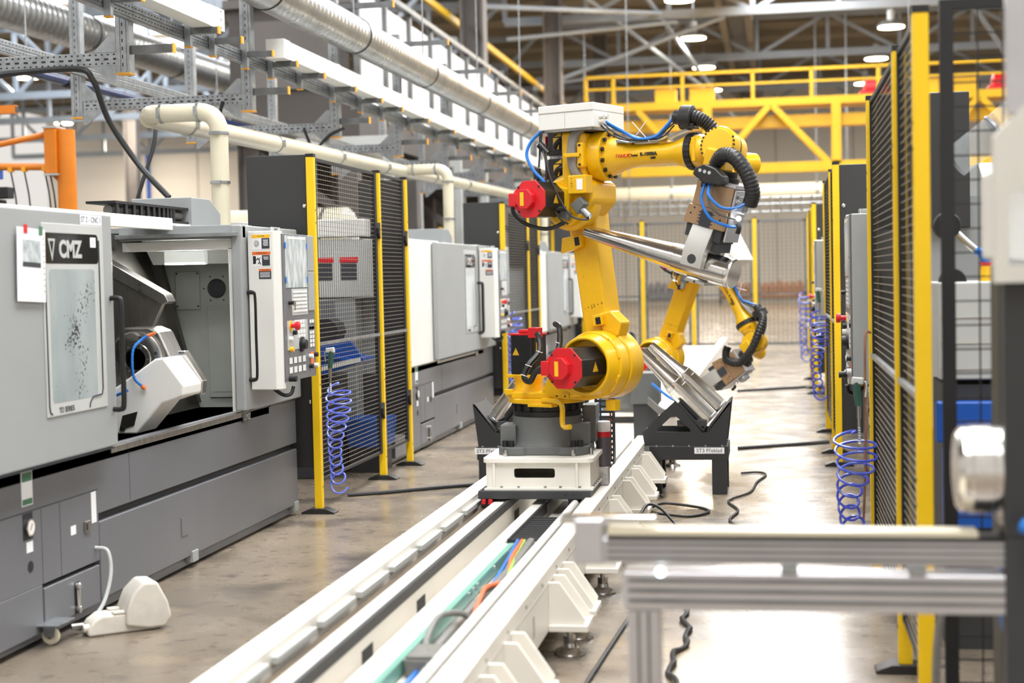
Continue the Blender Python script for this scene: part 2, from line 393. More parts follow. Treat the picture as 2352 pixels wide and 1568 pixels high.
# ---- overhead crane
t = thing('overhead_crane', 'yellow overhead crane with railed walkway and lattice girder', 'crane', (0, 45, 0))
CY = 'crane_yellow'
MB().box(-5.4, 10, -.04, .04, 7.17, 7.25).build('top_rail', CY, t)
MB().box(-5.4, 10, -.03, .03, 6.83, 6.89).build('middle_rail', CY, t)
for x in (-5.4, -4.6, -2.6, -.6, 1.05, 2.9, 4.8, 6.6): MB().box(x-.05, x+.05, -.04, .04, 6.4, 7.2).build('rail_post', CY, t)
MB().box(-5.4, 10, -.06, 1.2, 6.2, 6.42).build('walkway', CY, t)
MB().box(-5.0, 10, .3, .9, 5.62, 5.95).build('girder', CY, t)
MB().box(-4.4, 10, -.1, .5, 4.3, 4.58).build('bottom_chord', CY, t)
for (xa, za, xb, zb) in ((-.15, 6.2, -1.7, 4.55), (-.05, 6.2, 1.5, 4.55), (-3.9, 6.2, -2.4, 4.55), (5.6, 6.2, 4.2, 4.55), (5.7, 6.2, 7.1, 4.55)):
    for dy in (0, .45): MB().bar((xa, dy, za), (xb, dy, zb), .17).build('brace', CY, t)
for x in (-5, -1.9, 1.72, 4, 7.4): MB().box(x-.13, x+.13, -.1, .16, 4.5, 6.2).build('upright', CY, t)
for (x0, x1) in ((-3.4, -2.8), (-2.4, -1.7), (4.2, 5.6)): MB().box(x0, x1, .1, .6, 6.42, 6.8).build('electrical_box', CY, t)
for x in (2.5, 6.0): 
    o = MB().lathe((x, .2, 6.62), (1, 0, 0), [(0, .12), (.05, .24), (.62, .24), (.66, .15)], 16).build('hoist_motor', 'red', t)
    MB().box(x-.1, x+.75, 0, .45, 6.42, 6.52).build('motor_base', 'red', o)
# ---- far pipe, cable tray, crates
t = thing('far_duct', 'wide cream duct crossing in front of the far wall', 'duct', (0, 58, 4.42))
part('pipe', 'cream', t, lambda b: b.cyl((-9, 0, 0), (3.2, 0, 0), .29, n=24))
for x in (-7, -3.8, 1.5, 2.6):
    part('collar', 'galv', t, lambda b: b.cyl((x-.05, 0, 0), (x+.05, 0, 0), .32, n=24))
    part('hanger', 'galv', t, lambda b: b.cyl((x, 0, .3), (x, 0, 6.98), .03, n=6))
t = thing('cable_tray', 'galvanised wire basket tray carried above the far fence', 'cable tray', (0, 31, 2.62))
for i in range(34):
    x = -3.9+i*.2
    if i == 0: u0 = part('basket_wire', 'steel', t, lambda b: b.tube([(0, 0, .34), (0, .02, .05), (0, .28, .05), (0, .3, .34)], .022, 5)); u0.location.x = x
    else: c = u0.copy(); col.objects.link(c); c.location.x = x
for x in (-2.9, 2.6): part('hanger_rod', 'galv', t, lambda b: b.cyl((x, .15, .05), (x, .15, 8.75), .012, n=6))
for (y, z) in ((0, .33), (0, .2), (.05, .05), (.28, .05), (.3, .33)): part('side_wire', 'galv', t, lambda b: b.cyl((-4, y, z), (3, y, z), .012, n=6))
for (x, y, wd, h, m_, lb) in ((-6.0, 69, 1.75, .95, 'crate_grey', 'grey wire crate of castings on the far hall floor'), (-2.6, 71, 1.5, .8, 'wood', 'low brown stack of pallets by the far wall'), (-.95, 69.5, 2.5, .85, 'wood', 'long open crate of rusty parts behind the far fence'), (1.6, 72, 1.6, .62, 'wood', 'brown timber crate at the far right of the hall floor')):
    t = thing('stacking_crate', lb, 'crate', (x, y, 0))
    MB().box(0, wd, 0, 1, .25, .32).build('tray', 'dark_steel', t)
    for (px, py) in ((.04, .04), (wd-.04, .04), (.04, .96), (wd-.04, .96)): MB().box(px-.05, px+.05, py-.05, py+.05, 0, h+.35).build('corner_post', 'blue_bin' if m_ != 'wood' else 'dark_steel', t)
    for k in range(int(wd/.3)):
        MB().lathe((.16+k*.3, .5, .32), (0, 0, 1), [(0, .13), (h*.5, .15), (h*.75+random.random()*.12, .1), (h*.8, .03)], 10).build('casting', m_, t)
    MB().box(0, wd, 0, .03, .3, h*.62).build('side_board', m_, t)
# ================================================================== SAFETY FENCES
def mesh_panel(t, y0, y1, z0, z1, m, x=0., w_=.0028, along='y', dv=.05, dh=.03):
    b = MB(); h = w_/2
    n = int((y1-y0)/dv)
    def bx(a0, a1, q0, q1, c0, c1):
        if along == 'y': b.box(q0, q1, a0, a1, c0, c1)
        else: b.box(a0, a1, q0, q1, c0, c1)
    for i in range(n+1):
        y = y0+(y1-y0)*i/n; bx(y-h, y+h, x-w_, x, z0, z1)
    o = b.build('wire_mesh', 'wire_dark', t); o['kind'] = 'stuff'; b = MB()
    n = int((z1-z0)/dh)
    for i in range(n+1):
        z = z0+(z1-z0)*i/n; bx(y0, y1, x, x+w_, z-h, z+h)
    o = b.build('wire_mesh', m, t); o['kind'] = 'stuff'; return o
def post(t, x, y, h=2.31, w_=.05):
    p = MB().box(x-w_/2, x+w_/2, y-w_/2, y+w_/2, .02, h-.02).build('post', 'fence_yellow', t, .004)
    MB().box(x-w_/2-.001, x+w_/2+.001, y-w_/2-.001, y+w_/2+.001, h-.02, h).build('cap', 'black', p)
    MB().prism([(-.11, 0), (.11, 0), (.11, .012), (.05, .035), (-.05, .035), (-.11, .012)], -.05, .05, 'y').build('foot', 'rubber', p, .004, M=Matrix.Translation((x, y, 0)))
    b = MB()
    for z in (.17, 1.87, 1.95, .75, .83):
        for d in (-.008, .008): b.box(x+w_/2, x+w_/2+.001, y+d-.002, y+d+.002, z-.006, z+.006)
    b.build('slots', 'ink', p)
    return p
def fence(y0, label, X=-2.93, flip=False, near=False):
    """three posts, wide mesh bay and a narrow gate bay, with a solid black return panel at the near post; side=1 aisle lies to +X"""
    t = thing('safety_fence', label, 'fence', (X, y0, 0), math.pi if flip else 0, 'mesh fences between the lathes')
    for y in (0, 1.65, 2.5): post(t, 0, y)
    for (a, b_) in ((.05, 1.6), (1.7, 2.45)):
        fr = MB()
        fr.box(-.012, .012, a, a+.02, .2, 2.29); fr.box(-.012, .012, b_-.055, b_, .2, 2.29); fr.box(-.01, .01, a, b_, 2.27, 2.29); fr.box(-.01, .01, a, b_, .2, .215)
        fr.build('panel_frame', 'black', t)
        mesh_panel(t, a+.02, b_-.05, .22, 2.28, 'wire')  # horizontals coloured lighter than the uprights to imitate caught light
        MB().box(.004, .02, a, b_, 1.08, 1.1).build('middle_bar', 'galv', t)
    for y, zz in ((1.65, (1.86, .52)), (2.5, (1.82, .55))):
        for z in zz: MB().prism([(y-.075, z-.02), (y-.03, z-.06), (y-.026, z-.06), (y-.026, z+.06), (y-.03, z+.06), (y-.075, z+.02)], -.03, .03, 'x').build('latch_plate', 'black', t)
    MB().box(-.44, -.025, .028, .048, 1.68 if near else .29, 2.31).build('solid_panel', 'panel_black', t, .006)
    if not near: MB().prism([(-.025, .25), (-.025, 2.29), (-.37, 2.29), (-.37, 1.62), (-.18, 1.62), (-.18, .25)], 2.48, 2.5, 'y').build('solid_panel', 'panel_black', t, .004)
    if flip and not near:
        for z in (.72, 1.32, 1.98): part('button_bolt', 'chrome', t, lambda b: b.lathe((-.055, 2.5, z), (0, 1, 0), [(0, .016), (.008, .014), (.012, .004)], 12))
    for z in (.72, 1.32, 1.98): part('button_bolt', 'chrome', t, lambda b: b.lathe((-.055, .028, z), (0, -1, 0), [(0, .014), (.008, .012), (.012, .004)], 12))
    return t
fence(9.57, 'tall black mesh fence with yellow posts beside the lathe with the open door')
fence(16.57, 'tall black mesh fence with yellow posts behind the second lathe')
fence(23.57, 'tall black mesh fence with yellow posts behind the third lathe')
fence(7.5, 'tall mesh fence with yellow posts standing between the conveyor and the near right lathe', .45, True, True)
fence(14.5, 'mesh fence with yellow posts and black panels beyond the near right lathe', .45, True)
fence(21.5, 'mesh fence with yellow posts at the far end of the right hand lathe row', .45, True)
# far fence closing the cell
t = thing('safety_fence', 'wide mesh fence with yellow posts closing off the far end of the cell', 'fence', (0, 29.3, 0))
xs = [-6.4, -4.2, -2.5, -1.55, -.4, .6]
for x in xs: post(t, x, 0, 2.5, .075)
for a, b_ in zip(xs[:-1], xs[1:]):
    fr = MB(); fr.box(a+.05, a+.09, -.015, .015, .12, 2.45); fr.box(b_-.09, b_-.05, -.015, .015, .12, 2.45); fr.box(a+.05, b_-.05, -.015, .015, 2.41, 2.45); fr.box(a+.05, b_-.05, -.015, .015, .12, .16); fr.box(a+.05, b_-.05, -.015, .015, 1.05, 1.08)
    fr.build('panel_frame', 'galv_dark', t)
    mesh_panel(t, a+.09, b_-.09, .16, 2.41, 'wire', 0, .006, 'x', .075, .075)
# ================================================================== ROBOT TRACK
ZT = .355
tr = thing('robot_track', 'long white steel linear track lying on levelling feet down the aisle', 'robot track')
Y0, Y1 = 2.6, 10.9
W = 'white_paint'
MB().box(-1.677, -1.583, Y0, Y1, .1, ZT).build('left_beam', W, tr, .006)
MB().box(-.99, -.90, Y0, Y1, .107, ZT).build('right_beam', W, tr, .006)
o = MB().box(-.9005, -.8985, Y0, Y1, .292, .295).build('beam_seam', 'seam', tr)
MB().box(-1.6, -.97, Y0, Y1, .08, .11).build('bed_plate', W, tr)
MB().box(-1.583, -1.48, Y0, Y1, .25, .262).build('rail_seat', 'rail_grease', tr)
part('linear_rail', 'rail_grease', tr, lambda b: b.prism([(-1.545, .262), (-1.505, .262), (-1.505, .285), (-1.512, .297), (-1.538, .297), (-1.545, .285)], Y0, Y1, 'y'))
y = Y0
while y < 7.8:                                                    # pale spacer blocks under the left cover
    MB().box(-1.583, -1.557, y, y+.42, .30, .325).build('spacer_block', 'machine_light', tr, .003); y += .5
MB().box(-1.472, -1.40, Y0, Y1, .11, .33).build('inner_beam', W, tr, .004)
MB().box(-1.4, -1.383, Y0, Y1, .30, .34).build('gear_rack', 'dark_steel', tr)
MB().box(-1.392, -1.384, Y0, Y1, .11, .3).build('inner_wall', W, tr)
for y in (4.95, 5.75, 8.0): MB().box(-1.3845, -1.382, y, y+.14, .14, .26).build('wall_slot', 'ink', tr)
MB().box(-1.275, -1.215, Y0, Y1, .11, .315).build('tray_wall', W, tr, .006)
MB().box(-1.215, -1.195, Y0, 6.75, .285, .31).build('guide_backing', 'beige_plastic', tr)
MB().box(-1.195, -1.176, Y0, 6.75, .285, .312).build('chain_guide', 'green_strip', tr)
MB().box(-1.176, -1.17, Y0, 6.75, .265, .312).build('guide_lip', 'green_strip', tr)
b = MB()
y = 3.2
while y < 6.7:
    b.cyl((-1.17, y, .295), (-1.164, y, .295), .008, n=8); y += random.choice((.09, .3, .36))
b.build('screw_heads', 'chrome', tr)
MB().box(-1.176, -1.05, Y0, Y1, .25, .258).build('tray_floor', 'beige_plastic', tr)
MB().box(-1.215, -1.205, 6.75, Y1, .2, .3).build('tray_edge', W, tr)
part('tray_lip', 'machine_white', tr, lambda b: b.cyl((-1.04, Y0, .325), (-1.04, 7.85, .325), .019, n=10))
MB().box(-1.052, -1.03, Y0, Y1, .2, .325).build('lip_wall', W, tr)
b = MB()
y = 3.
while y < 7.8: b.box(-.993, -.9885, y, y+.012, .345, .3555); y += .03
b.build('brush_seal', 'cable_grey', tr)
# side brackets with levelling feet
FY = (4.6, 5.02, 6.02, 6.3, 7.2, 8.25, 9.0, 9.55, 10.3)
def foot_bracket():
    g = MB().box(-.9, -.745, -.1, .1, .108, .135).build('foot_bracket', W, tr, .004)
    for s in (-1, 1):
        q = MB().prism([(-.9, .135), (-.76, .135), (-.755, .155), (-.855, .3), (-.9, .3)], s*.075-.008, s*.075+.008, 'y').build('gusset', W, g, .002)
    part('spindle', 'steel', g, lambda b: b.cyl((-.83, 0, .03), (-.83, 0, .2), .012, n=10).cyl((-.83, 0, .04), (-.83, 0, .075), .024, n=8).cyl((-.83, 0, .135), (-.83, 0, .165), .022, n=6))
    part('foot_plate', 'steel', g, lambda b: b.lathe((-.83, 0, 0), (0, 0, 1), [(0, .062), (.006, .064), (.016, .055), (.03, .028), (.045, .024)], 24))
    return g
fb = foot_bracket(); fb.location.y = FY[0]
for y in FY[1:]:
    c = copy_tree(fb, tr); c.location.y = y
b = MB()
for y in [4.25+.385*i for i in range(17)]: b.cyl((-.9, y, .318), (-.8985, y, .318), .007, n=8)
b.build('bolt_holes', 'ink', tr)
for y in (5.55, 7.75): MB().box(-.9, -.8985, y, y+.03, .17, .25).build('name_slot', 'seam', tr)
b = MB()
for i in range(14):
    y = 6.78+i*.032*(1+.04*i)
    b.box(-1.195, -1.06, y, y+.014, .313, .322)
o = b.build('energy_chain', 'dark_steel', tr)
for s in (-1.2, -1.06): MB().box(s-.006, s+.006, 6.76, 7.9, .27, .326).build('chain_side', 'black', o)
t2 = thing('robot_track', 'second white track section carrying the rear robot', 'robot track')
MB().box(-1.72, -1.62, 11.4, 27.5, .1, .34).build('left_beam', W, t2, .006); MB().box(-.98, -.88, 11.4, 27.5, .1, .34).build('right_beam', W, t2, .006)
MB().box(-1.64, -.96, 11.4, 27.5, .08, .2).build('bed_plate', W, t2)
for y in (12, 13.6, 15.2, 17, 19, 21, 23, 25, 27):
    g = MB().box(-.88, -.74, y-.1, y+.1, .108, .135).build('foot_bracket', W, t2)
    part('foot_plate', 'steel', g, lambda b: b.lathe((-.82, y, 0), (0, 0, 1), [(0, .062), (.016, .055), (.03, .028), (.12, .015)], 20))
t = thing('robot_carriage', 'white carriage under the rear robot', 'carriage', (-1.34, 13.73, 0))
MB().box(-.3, .42, -.36, .36, .26, .286).build('top_plate', 'white_paint', t, .004); MB().box(-.2, .36, -.3, .3, .2, .26).build('body', 'dark_steel', t)
# cables in the trough
def cable(name, pts, r, m, label, grp=None, k=6, n=8):
    if name == 'tray_cable': pts = [(x, y, z+.048) for x, y, z in pts]
    return tag(MB().tube(spl(pts, k), r, n).build(name, m), label, 'cable', grp)
cable('tray_cable', [(-1.135, 2.6, .225), (-1.13, 4.0, .225), (-1.12, 4.6, .23), (-1.125, 5.5, .24), (-1.13, 6.0, .235), (-1.15, 6.5, .25), (-1.16, 6.78, .27)], .0085, 'hose_blue', 'blue air line lying in the track trough beside the green strip')
cable('tray_cable', [(-1.1, 2.6, .222), (-1.1, 4.0, .222), (-1.09, 4.5, .225)], .011, 'orange_cable', 'orange red cable entering the near junction box in the trough')
cable('tray_cable', [(-1.075, 5.25, .235), (-1.08, 5.35, .25), (-1.1, 5.6, .27), (-1.105, 5.75, .272), (-1.07, 6.0, .25), (-1.12, 6.35, .26), (-1.14, 6.78, .27)], .009, 'orange_cable', 'orange cable looping out of the trough near the energy chain')
cable('tray_cable', [(-1.07, 5.9, .235), (-1.09, 6.2, .26), (-1.12, 6.5, .255), (-1.13, 6.78, .27)], .0075, 'green_cable', 'thin green cable in the trough beside the grey loom')
cable('tray_cable', [(-1.12, 4.9, .235), (-1.12, 5.3, .24), (-1.11, 5.8, .24), (-1.1, 6.3, .245), (-1.1, 6.78, .265)], .019, 'cable_grey', 'thick grey cable loom lying along the track trough')
cable('tray_cable', [(-1.1, 4.72, .27), (-1.15, 4.9, .265), (-1.15, 5.1, .3), (-1.1, 5.22, .285), (-1.06, 5.25, .25)], .011, 'cable_grey', 'stiff grey cable arching out of the junction box')
t = thing('junction_box', 'dusty grey cable junction box lying in the track trough', 'junction box', (-1.105, 4.72, .262))
MB().box(-.055, .055, -.09, .09, 0, .055).build('body', 'cable_grey', t, .006)
MB().box(-.05, .05, -.085, .085, .055, .065).build('lid', 'cable_grey', t, .004)
for s in (-1, 1): MB().box(-.06, -.045, s*.06-.012, s*.06+.012, .02, .05).build('lug', 'cable_grey', t)
part('cable_gland', 'brushed', t, lambda b: b.cyl((.02, -.09, .03), (.02, -.115, .03), .02, n=8).cyl((.02, -.115, .03), (.02, -.16, .028), .014, n=10))
part('cable_gland', 'brushed', t, lambda b: b.cyl((.0, .09, .03), (.0, .115, .03), .02, n=8))
# ================================================================== ROBOTS
def circ(cx, cz, r, a0, a1, n=16): return [(cx+r*math.cos(R(a0+(a1-a0)*i/n)), cz+r*math.sin(R(a0+(a1-a0)*i/n))) for i in range(n+1)]
def octa(r, ph=22.5): return [(r*math.cos(R(ph+45*i)), r*math.sin(R(ph+45*i))) for i in range(8)]
def TR(x, y, z): return Matrix.Translation((x, y, z))
def RY(a): return Matrix.Rotation(R(a), 4, 'Y')
def warn_triangle(parent, M, s):
    """yellow warning triangle sticker in the local x-y plane"""
    o = MB().prism([(-s, -s*.85), (s, -s*.85), (0, s)], 0, .0012, 'z').build('warning_sticker', 'sticker_yellow', parent, M=M)
    MB().ring([(-s*.8, -s*.72), (s*.8, -s*.72), (0, s*.78)], [(-s*.68, -s*.65), (s*.68, -s*.65), (0, s*.6)], .0012, .0016, 'z').prism([(-s*.08, -s*.5), (s*.12, -s*.5), (.0, s*.3)], .0012, .0016, 'z').build('sticker_print', 'ink', o)
    return o
def servo(parent, M, ln, r, red=True, name='servo_motor'):
    """motor with octagonal black body along -y, red cap and connector block"""
    pr = [(x, z) for x, z in octa(r)]
    o = MB().prism(pr, -ln, 0, 'y').build(name, 'motor_black', parent, .004, M=M)
    c = MB().prism([(x*1.04, z*1.04) for x, z in pr], -ln-.012, -ln, 'y').build('end_cap', 'red', o, .003)
    k = r*.52
    c = MB().prism([(x*.55-.01, z*.55) for x, z in octa(r)], -ln-.05, -ln-.012, 'y').build('encoder_cover', 'red', o, .004)
    MB().box(-r*1.18, -r*.72, -ln-.03, -ln-.008, -r*.34, r*.34).build('connector_lug', 'red', o, .004)
    MB().box(-.03, -.008, -ln-.0515, -ln-.05, -r*.35, r*.35).build('data_label', 'sticker_yellow', o)
    b = MB()
    for i in range(4):
        a = R(45+90*i); b.cyl((r*.9*math.cos(a), -ln-.012, r*.9*math.sin(a)), (r*.9*math.cos(a), -ln-.016, r*.9*math.sin(a)), .006, n=8)
    b.build('screws', 'ink', o)
    warn_triangle(o, basis((r*.9239*.985+.0005, -ln*.45, -r*.0), (0, 1, 0), (0, 0, 1)), r*.25)
    return o
def robot(name, label, loc, rz, lean, pitch, toolang, base_rz=0., detail=True):
    root = thing(name, label, 'robot', loc, rz, None)
    Y = 'yellow'
    # ---- base (does not turn with the first axis)
    MB0 = Matrix.Rotation(base_rz-rz, 4, 'Z')
    o = MB().prism([(-.24, .1), (-.2, .19), (-.1, .2), (.1, .2), (.2, .19), (.24, .1), (.24, -.17), (.19, -.235), (.1, -.235), (.08, -.215), (-.08, -.215), (-.1, -.235), (-.19, -.235), (-.24, -.17)], .556, .6, 'z').build('base_plate', 'robot_grey', root, .006, M=MB0)
    part('pedestal', 'robot_grey', root, lambda b: b.lathe((0, 0, 0), (0, 0, 1), [(.6, .205), (.63, .19), (.745, .186), (.752, .186)], 40), M=MB0)
    MB().box(-.235, -.15, -.14, .02, .6, .71).build('pedestal_lug', 'robot_grey', root, .006, M=MB0)
    MB().box(.14, .235, -.12, .14, .6, .715).build('pedestal_lug', 'robot_grey', root, .006, M=MB0)
    MB().box(.19, .26, .02, .2, .6, .8).build('connector_box', 'robot_grey', root, .006, M=MB0)
    part('base_bolt', 'black', root, lambda b: [b.cyl((x, y, .6), (x, y, .632), .016, n=12) for x, y in ((-.2, -.19), (-.165, -.2), (.165, -.2), (.2, -.19))], M=MB0)
    part('dowel_pin', 'steel', root, lambda b: [b.cyl((x, y, .556), (x, y, .59), .011, n=10) for x, y in ((-.19, -.25), (.17, -.25), (.255, -.17))], M=MB0)
    part('slew_ring', 'black', root, lambda b: b.lathe((0, 0, 0), (0, 0, 1), [(.752, .182), (.78, .184), (.785, .178), (.824, .178)], 40))
    part('slew_teeth', 'black', root, lambda b: [b.cbox((0, -.18, .8), (.03, .02, .03), Matrix.Rotation(R(i*20), 4, 'Z')) for i in range(18)])
    # ---- turntable
    part('turntable', Y, root, lambda b: b.lathe((0, 0, 0), (0, 0, 1), [(.824, .205), (.83, .21), (.846, .21), (.852, .205), (.853, 0)], 48))
    MB().prism([(-.19, -.12), (-.1, -.19), (.12, -.17), (.2, -.06), (.2, .12), (.1, .19), (-.1, .19), (-.19, .12)], .85, .885, 'z').build('turntable_boss', Y, root, .008)
    part('motor_stand', Y, root, lambda b: b.lathe((-.08, -.055, .88), (0, 0, 1), [(0, .085), (.03, .075), (.06, .075), (.085, .088)], 28))
    o = MB().box(-.172, .012, -.132, .03, .957, .974).build('motor_plate', Y, root, .004)
    text('marking', '-  • J 1 •  +', 'ink', o, basis((-.1, -.1325, .9655), (1, 0, 0), (0, 0, 1)), .016)
    m1 = MB().prism([(-.158, -.105), (-.143, -.12), (-.02, -.12), (-.005, -.105), (-.005, .01), (-.02, .02), (-.143, .02), (-.158, .01)], .974, 1.183, 'z').build('slew_motor', 'motor_black', root, .004)
    MB().box(-.16, -.003, -.122, .022, 1.183, 1.193).build('end_cap', 'red', m1, .003)
    MB().box(-.12, -.03, -.09, .0, 1.193, 1.213).build('encoder_cover', 'red', m1, .006)
    MB().box(-.035, .02, -.125, -.06, 1.17, 1.225).build('connector_lug', 'red', m1, .004)
    MB().box(-.162, -.001, -.124, .024, 1.04, 1.043).build('joint_line', 'ink', m1)
    MB().box(-.005, -.0035, -.09, -.035, 1.09, 1.145).build('data_label', 'sticker_yellow', m1)
    warn_triangle(m1, basis((-.115, -.1205, 1.095), (1, 0, 0), (0, 0, 1)), .021)
    poly = [(.02, .852), (.3, .842)]+circ(.34, 1.028, .178, -72, 150, 22)+[(.13, .98), (.07, .9)]
    MB().prism(poly, -.09, -.0, 'y').build('shoulder_casting', Y, root, .012, 3)
    part('shoulder_ring', Y, root, lambda b: b.lathe((.34, -.005, 1.028), (0, -1, 0), [(0, .178), (.06, .176), (.075, .165), (.15, .158), (.168, .15), (.17, .146), (.168, .138), (.1, .132), (.1, 0)], 48, cap=False))
    MB().prism([(.05, .852), (.2, .852), (.33, .87), (.2, .93), (.14, 1.0), (.09, .93)], -.17, -.05, 'y').build('shoulder_web', Y, root, .015, 3)
    for a in (20, 60, 100, -25, -60):
        MB().box(-.022, .022, -.012, .012, -.02, .012).build('ring_lug', Y, root, .004, M=TR(.34+.162*math.cos(R(a)), -.085, 1.028+.162*math.sin(R(a)))@RY(90-a))
    MB().box(.16, .25, -.185, -.165, .855, .885).build('side_block', Y, root, .006)
    MB().box(-.15, -.1, -.19, -.165, .87, .9).build('side_block', Y, root, .006)
    b = MB()
    for x, z in ((.18, .87), (.23, .87)): b.cyl((x, -.187, z), (x, -.184, z), .005, n=8)
    b.build('tapped_holes', 'ink', root)
    part('cable_hook', Y, root, lambda b: b.tube(spl([(.1, -.2, .845), (.2, -.22, .845), (.235, -.225, .82), (.235, -.225, .74), (.25, -.23, .715), (.29, -.235, .718)], 5), .014, 8))
    MB().box(.02, .17, -.225, -.16, .812, .83).build('hook_plate', Y, root, .004)
    MB().box(.4, .455, -.06, .0, .79, .845).build('guard_plate', Y, root, .003)
    m2 = servo(root, TR(.34, -.11, 1.028), .25, .108)
    # ---- lower arm
    LA = TR(.34, 0, 1.028)@RY(lean)
    o = MB().prism([(-.085, .1), (.085, .1), (.07, .3), (.072, .62), (.085, .8), (.06, .95), (-.06, .95), (-.1, .86), (-.083, .62), (-.083, .3)], .012, .17, 'y').build('lower_arm', Y, root, .018, 3, M=LA)
    text('marking', '-  •  J 2  •  +', 'ink', o, basis((0, .0115, .31), (1, 0, 0.12), (-.12, 0, 1)), .024)
    b = MB()
    for x, z in ((-.06, .64), (-.03, .6), (-.02, .54), (-.045, .48)): b.lathe((x, .0125, z), (0, -1, 0), [(0, .012), (.003, .011)], 12)
    b.build('bosses', Y, o)
    part('arm_hub', Y, root, lambda b: b.lathe((0, .005, 0), (0, 1, 0), [(0, .176), (.01, .184), (.13, .184), (.15, .172), (.165, .0)], 48), M=LA)
    MB().prism([(.03, .1), (.13, .13), (.16, .2), (.1, .27), (.03, .27)], .0, .1, 'y').build('arm_rib', Y, root, .012, M=LA)
    o = MB().box(-.0, .06, -.03, .015, .2, .26).build('stop_block', Y, root, .006, M=LA)
    MB().box(.024, .054, -.034, -.03, .208, .245).build('bumper', 'black', o, .003)
    o = MB().prism([(-.13, .61), (-.0, .625), (-.0, .69), (-.11, .69)], -.035, .015, 'y').build('stop_block', Y, root, .006, M=LA)
    MB().box(-.033, -.004, -.039, -.035, .635, .68).build('bumper', 'black', o, .003)
    # ---- elbow casting (third axis)
    LE = LA@TR(0, 0, .862)@RY(pitch-lean)
    part('elbow_hub', Y, root, lambda b: b.lathe((0, .01, 0), (0, -1, 0), [(0, .14), (.03, .15), (.09, .15), (.11, .13), (.112, 0)], 40), M=LE)
    MB().prism([(-.085, -.1), (.02, -.13), (.11, -.06), (.165, .0), (.165, .09), (.12, .12), (.13, .35), (.06, .36), (-.02, .36), (-.02, .13), (-.085, .11)], -.13, .13, 'y').build('elbow_casting', Y, root, .018, 3, M=LE)
    o = MB().prism([(-.07, .1), (-.09, -.07), (-.02, -.12), (.04, -.06), (.06, .06)], -.17, -.125, 'y').build('motor_flange', Y, root, .008, M=LE)
    m3 = servo(root, LE@TR(-.07, -.165, .01), .19, .098)
    o = MB().box(.06, .17, -.2, -.13, .035, .13).build('terminal_box', Y, root, .005, M=LE)
    MB().box(.115, .15, -.2015, -.2, .055, .11).build('rating_plate', 'paper', o)
    text('marking', '-  • J 3 •  +', 'ink', o, basis((.085, -.2005, .085), (0, 0, 1), (-1, 0, 0)), .016)
    c = MB().prism([(.07, -.02), (.13, .02), (.16, -.02), (.11, -.07)], -.2, -.15, 'y').build('plug_connector', 'robot_grey', root, .005, M=LE)
    part('plug_gland', 'galv', c, lambda b: b.cyl((.13, -.175, -.045), (.175, -.18, -.085), .02, n=12))
    MB().box(.02, .08, -.18, -.15, -.075, -.03, M=RY(25)).build('plug_connector', 'robot_grey', root, .005, M=LE)
    # two wrist motors behind the elbow
    for z in (.17, .31):
        mm = MB().prism([(-.155, -.05), (-.13, -.075), (-.02, -.075), (-.02, .075), (-.13, .075), (-.155, .05)], z-.06, z+.062, 'z').build('wrist_motor', 'motor_black', root, .004, M=LE)
        MB().box(-.16, -.155, -.06, .06, z-.045, z+.045).build('end_cap', 'red', mm, .002)
        MB().box(-.1, -.065, -.0765, -.075, z-.03, z+.03).build('data_label', 'sticker_yellow', mm)
        MB().prism([(-.09, z+.036), (-.05, z+.036), (-.05, z+.058)], -.0765, -.075, 'y').build('warning_sticker', 'sticker_yellow', mm)
        part('angle_plug', 'black', mm, lambda b: b.tube(spl([(-.03, -.075, z+.01), (-.04, -.1, z+.01), (-.06, -.105, z-.0), (-.075, -.105, z-.03)], 4), .013, 8))
    MB().box(-.02, .03, -.11, .12, .09, .375).build('motor_bracket', Y, root, .006, M=LE)
    part('bracket_bolts', 'black', root, lambda b: [b.cyl((x, -.112, z), (x, -.117, z), .009, n=10) for x, z in ((.005, .12), (.005, .2), (.005, .27), (.02, .33), (.02, .15))], M=LE)
    part('cable_boot', 'cloth_grey', root, lambda b: [b.tube(spl([(.1+d, -.12, .372), (.07+d, -.138, .33), (.058+d, -.142, .24), (.07+d, -.138, .16), (.1+d, -.125, .1)], 6), .02, 10) for d in (-.012, .006)], M=LE)
    MB().box(.03, .12, -.185, -.17, .225, .245).build('tie_bar', Y, root, .003, M=LE)
    MB().box(.095, .135, -.165, -.12, .17, .3).build('bearing_block', Y, root, .01, M=LE)
    part('block_bolts', 'black', root, lambda b: [b.cyl((.115, -.166, z), (.115, -.17, z), .007, n=8) for z in (.185, .235, .285)], M=LE)
    # ---- forearm
    part('forearm_flange', Y, root, lambda b: b.lathe((.125, 0, .233), (1, 0, 0), [(0, .122), (.005, .13), (.075, .13), (.08, .126), (.08, .08)], 40), M=LE)
    part('flange_bolts', 'black', root, lambda b: [b.cyl((.21, .11*math.cos(R(15+30*i)), .233+.11*math.sin(R(15+30*i))), (.222, .11*math.cos(R(15+30*i)), .233+.11*math.sin(R(15+30*i))), .011, n=8) for i in range(12)], M=LE)
    fa = part('forearm', Y, root, lambda b: b.lathe((.205, 0, .225), (1, 0, 0), [(0, .1), (.03, .094), (.08, .075), (.14, .061), (.18, .057), (.36, .056), (.39, .06), (.43, .075), (.455, .085), (.46, .085)], 40), M=LE)
    MB().box(.3, .34, -.03, .03, .27, .29).box(.5, .54, -.03, .03, .27, .29).build('saddle_lug', Y, fa, .004)
    text('lettering_red', 'FANUC', 'ink_red', fa, basis((.318, -.0685, .222), (1, .17, 0), (0, 0, 1)), .026, .003, sx=.95)
    text('lettering', 'Robot', 'ink', fa, basis((.378, -.0592, .222), (1, 0, 0), (0, 0, 1)), .018, .003, sx=.8)
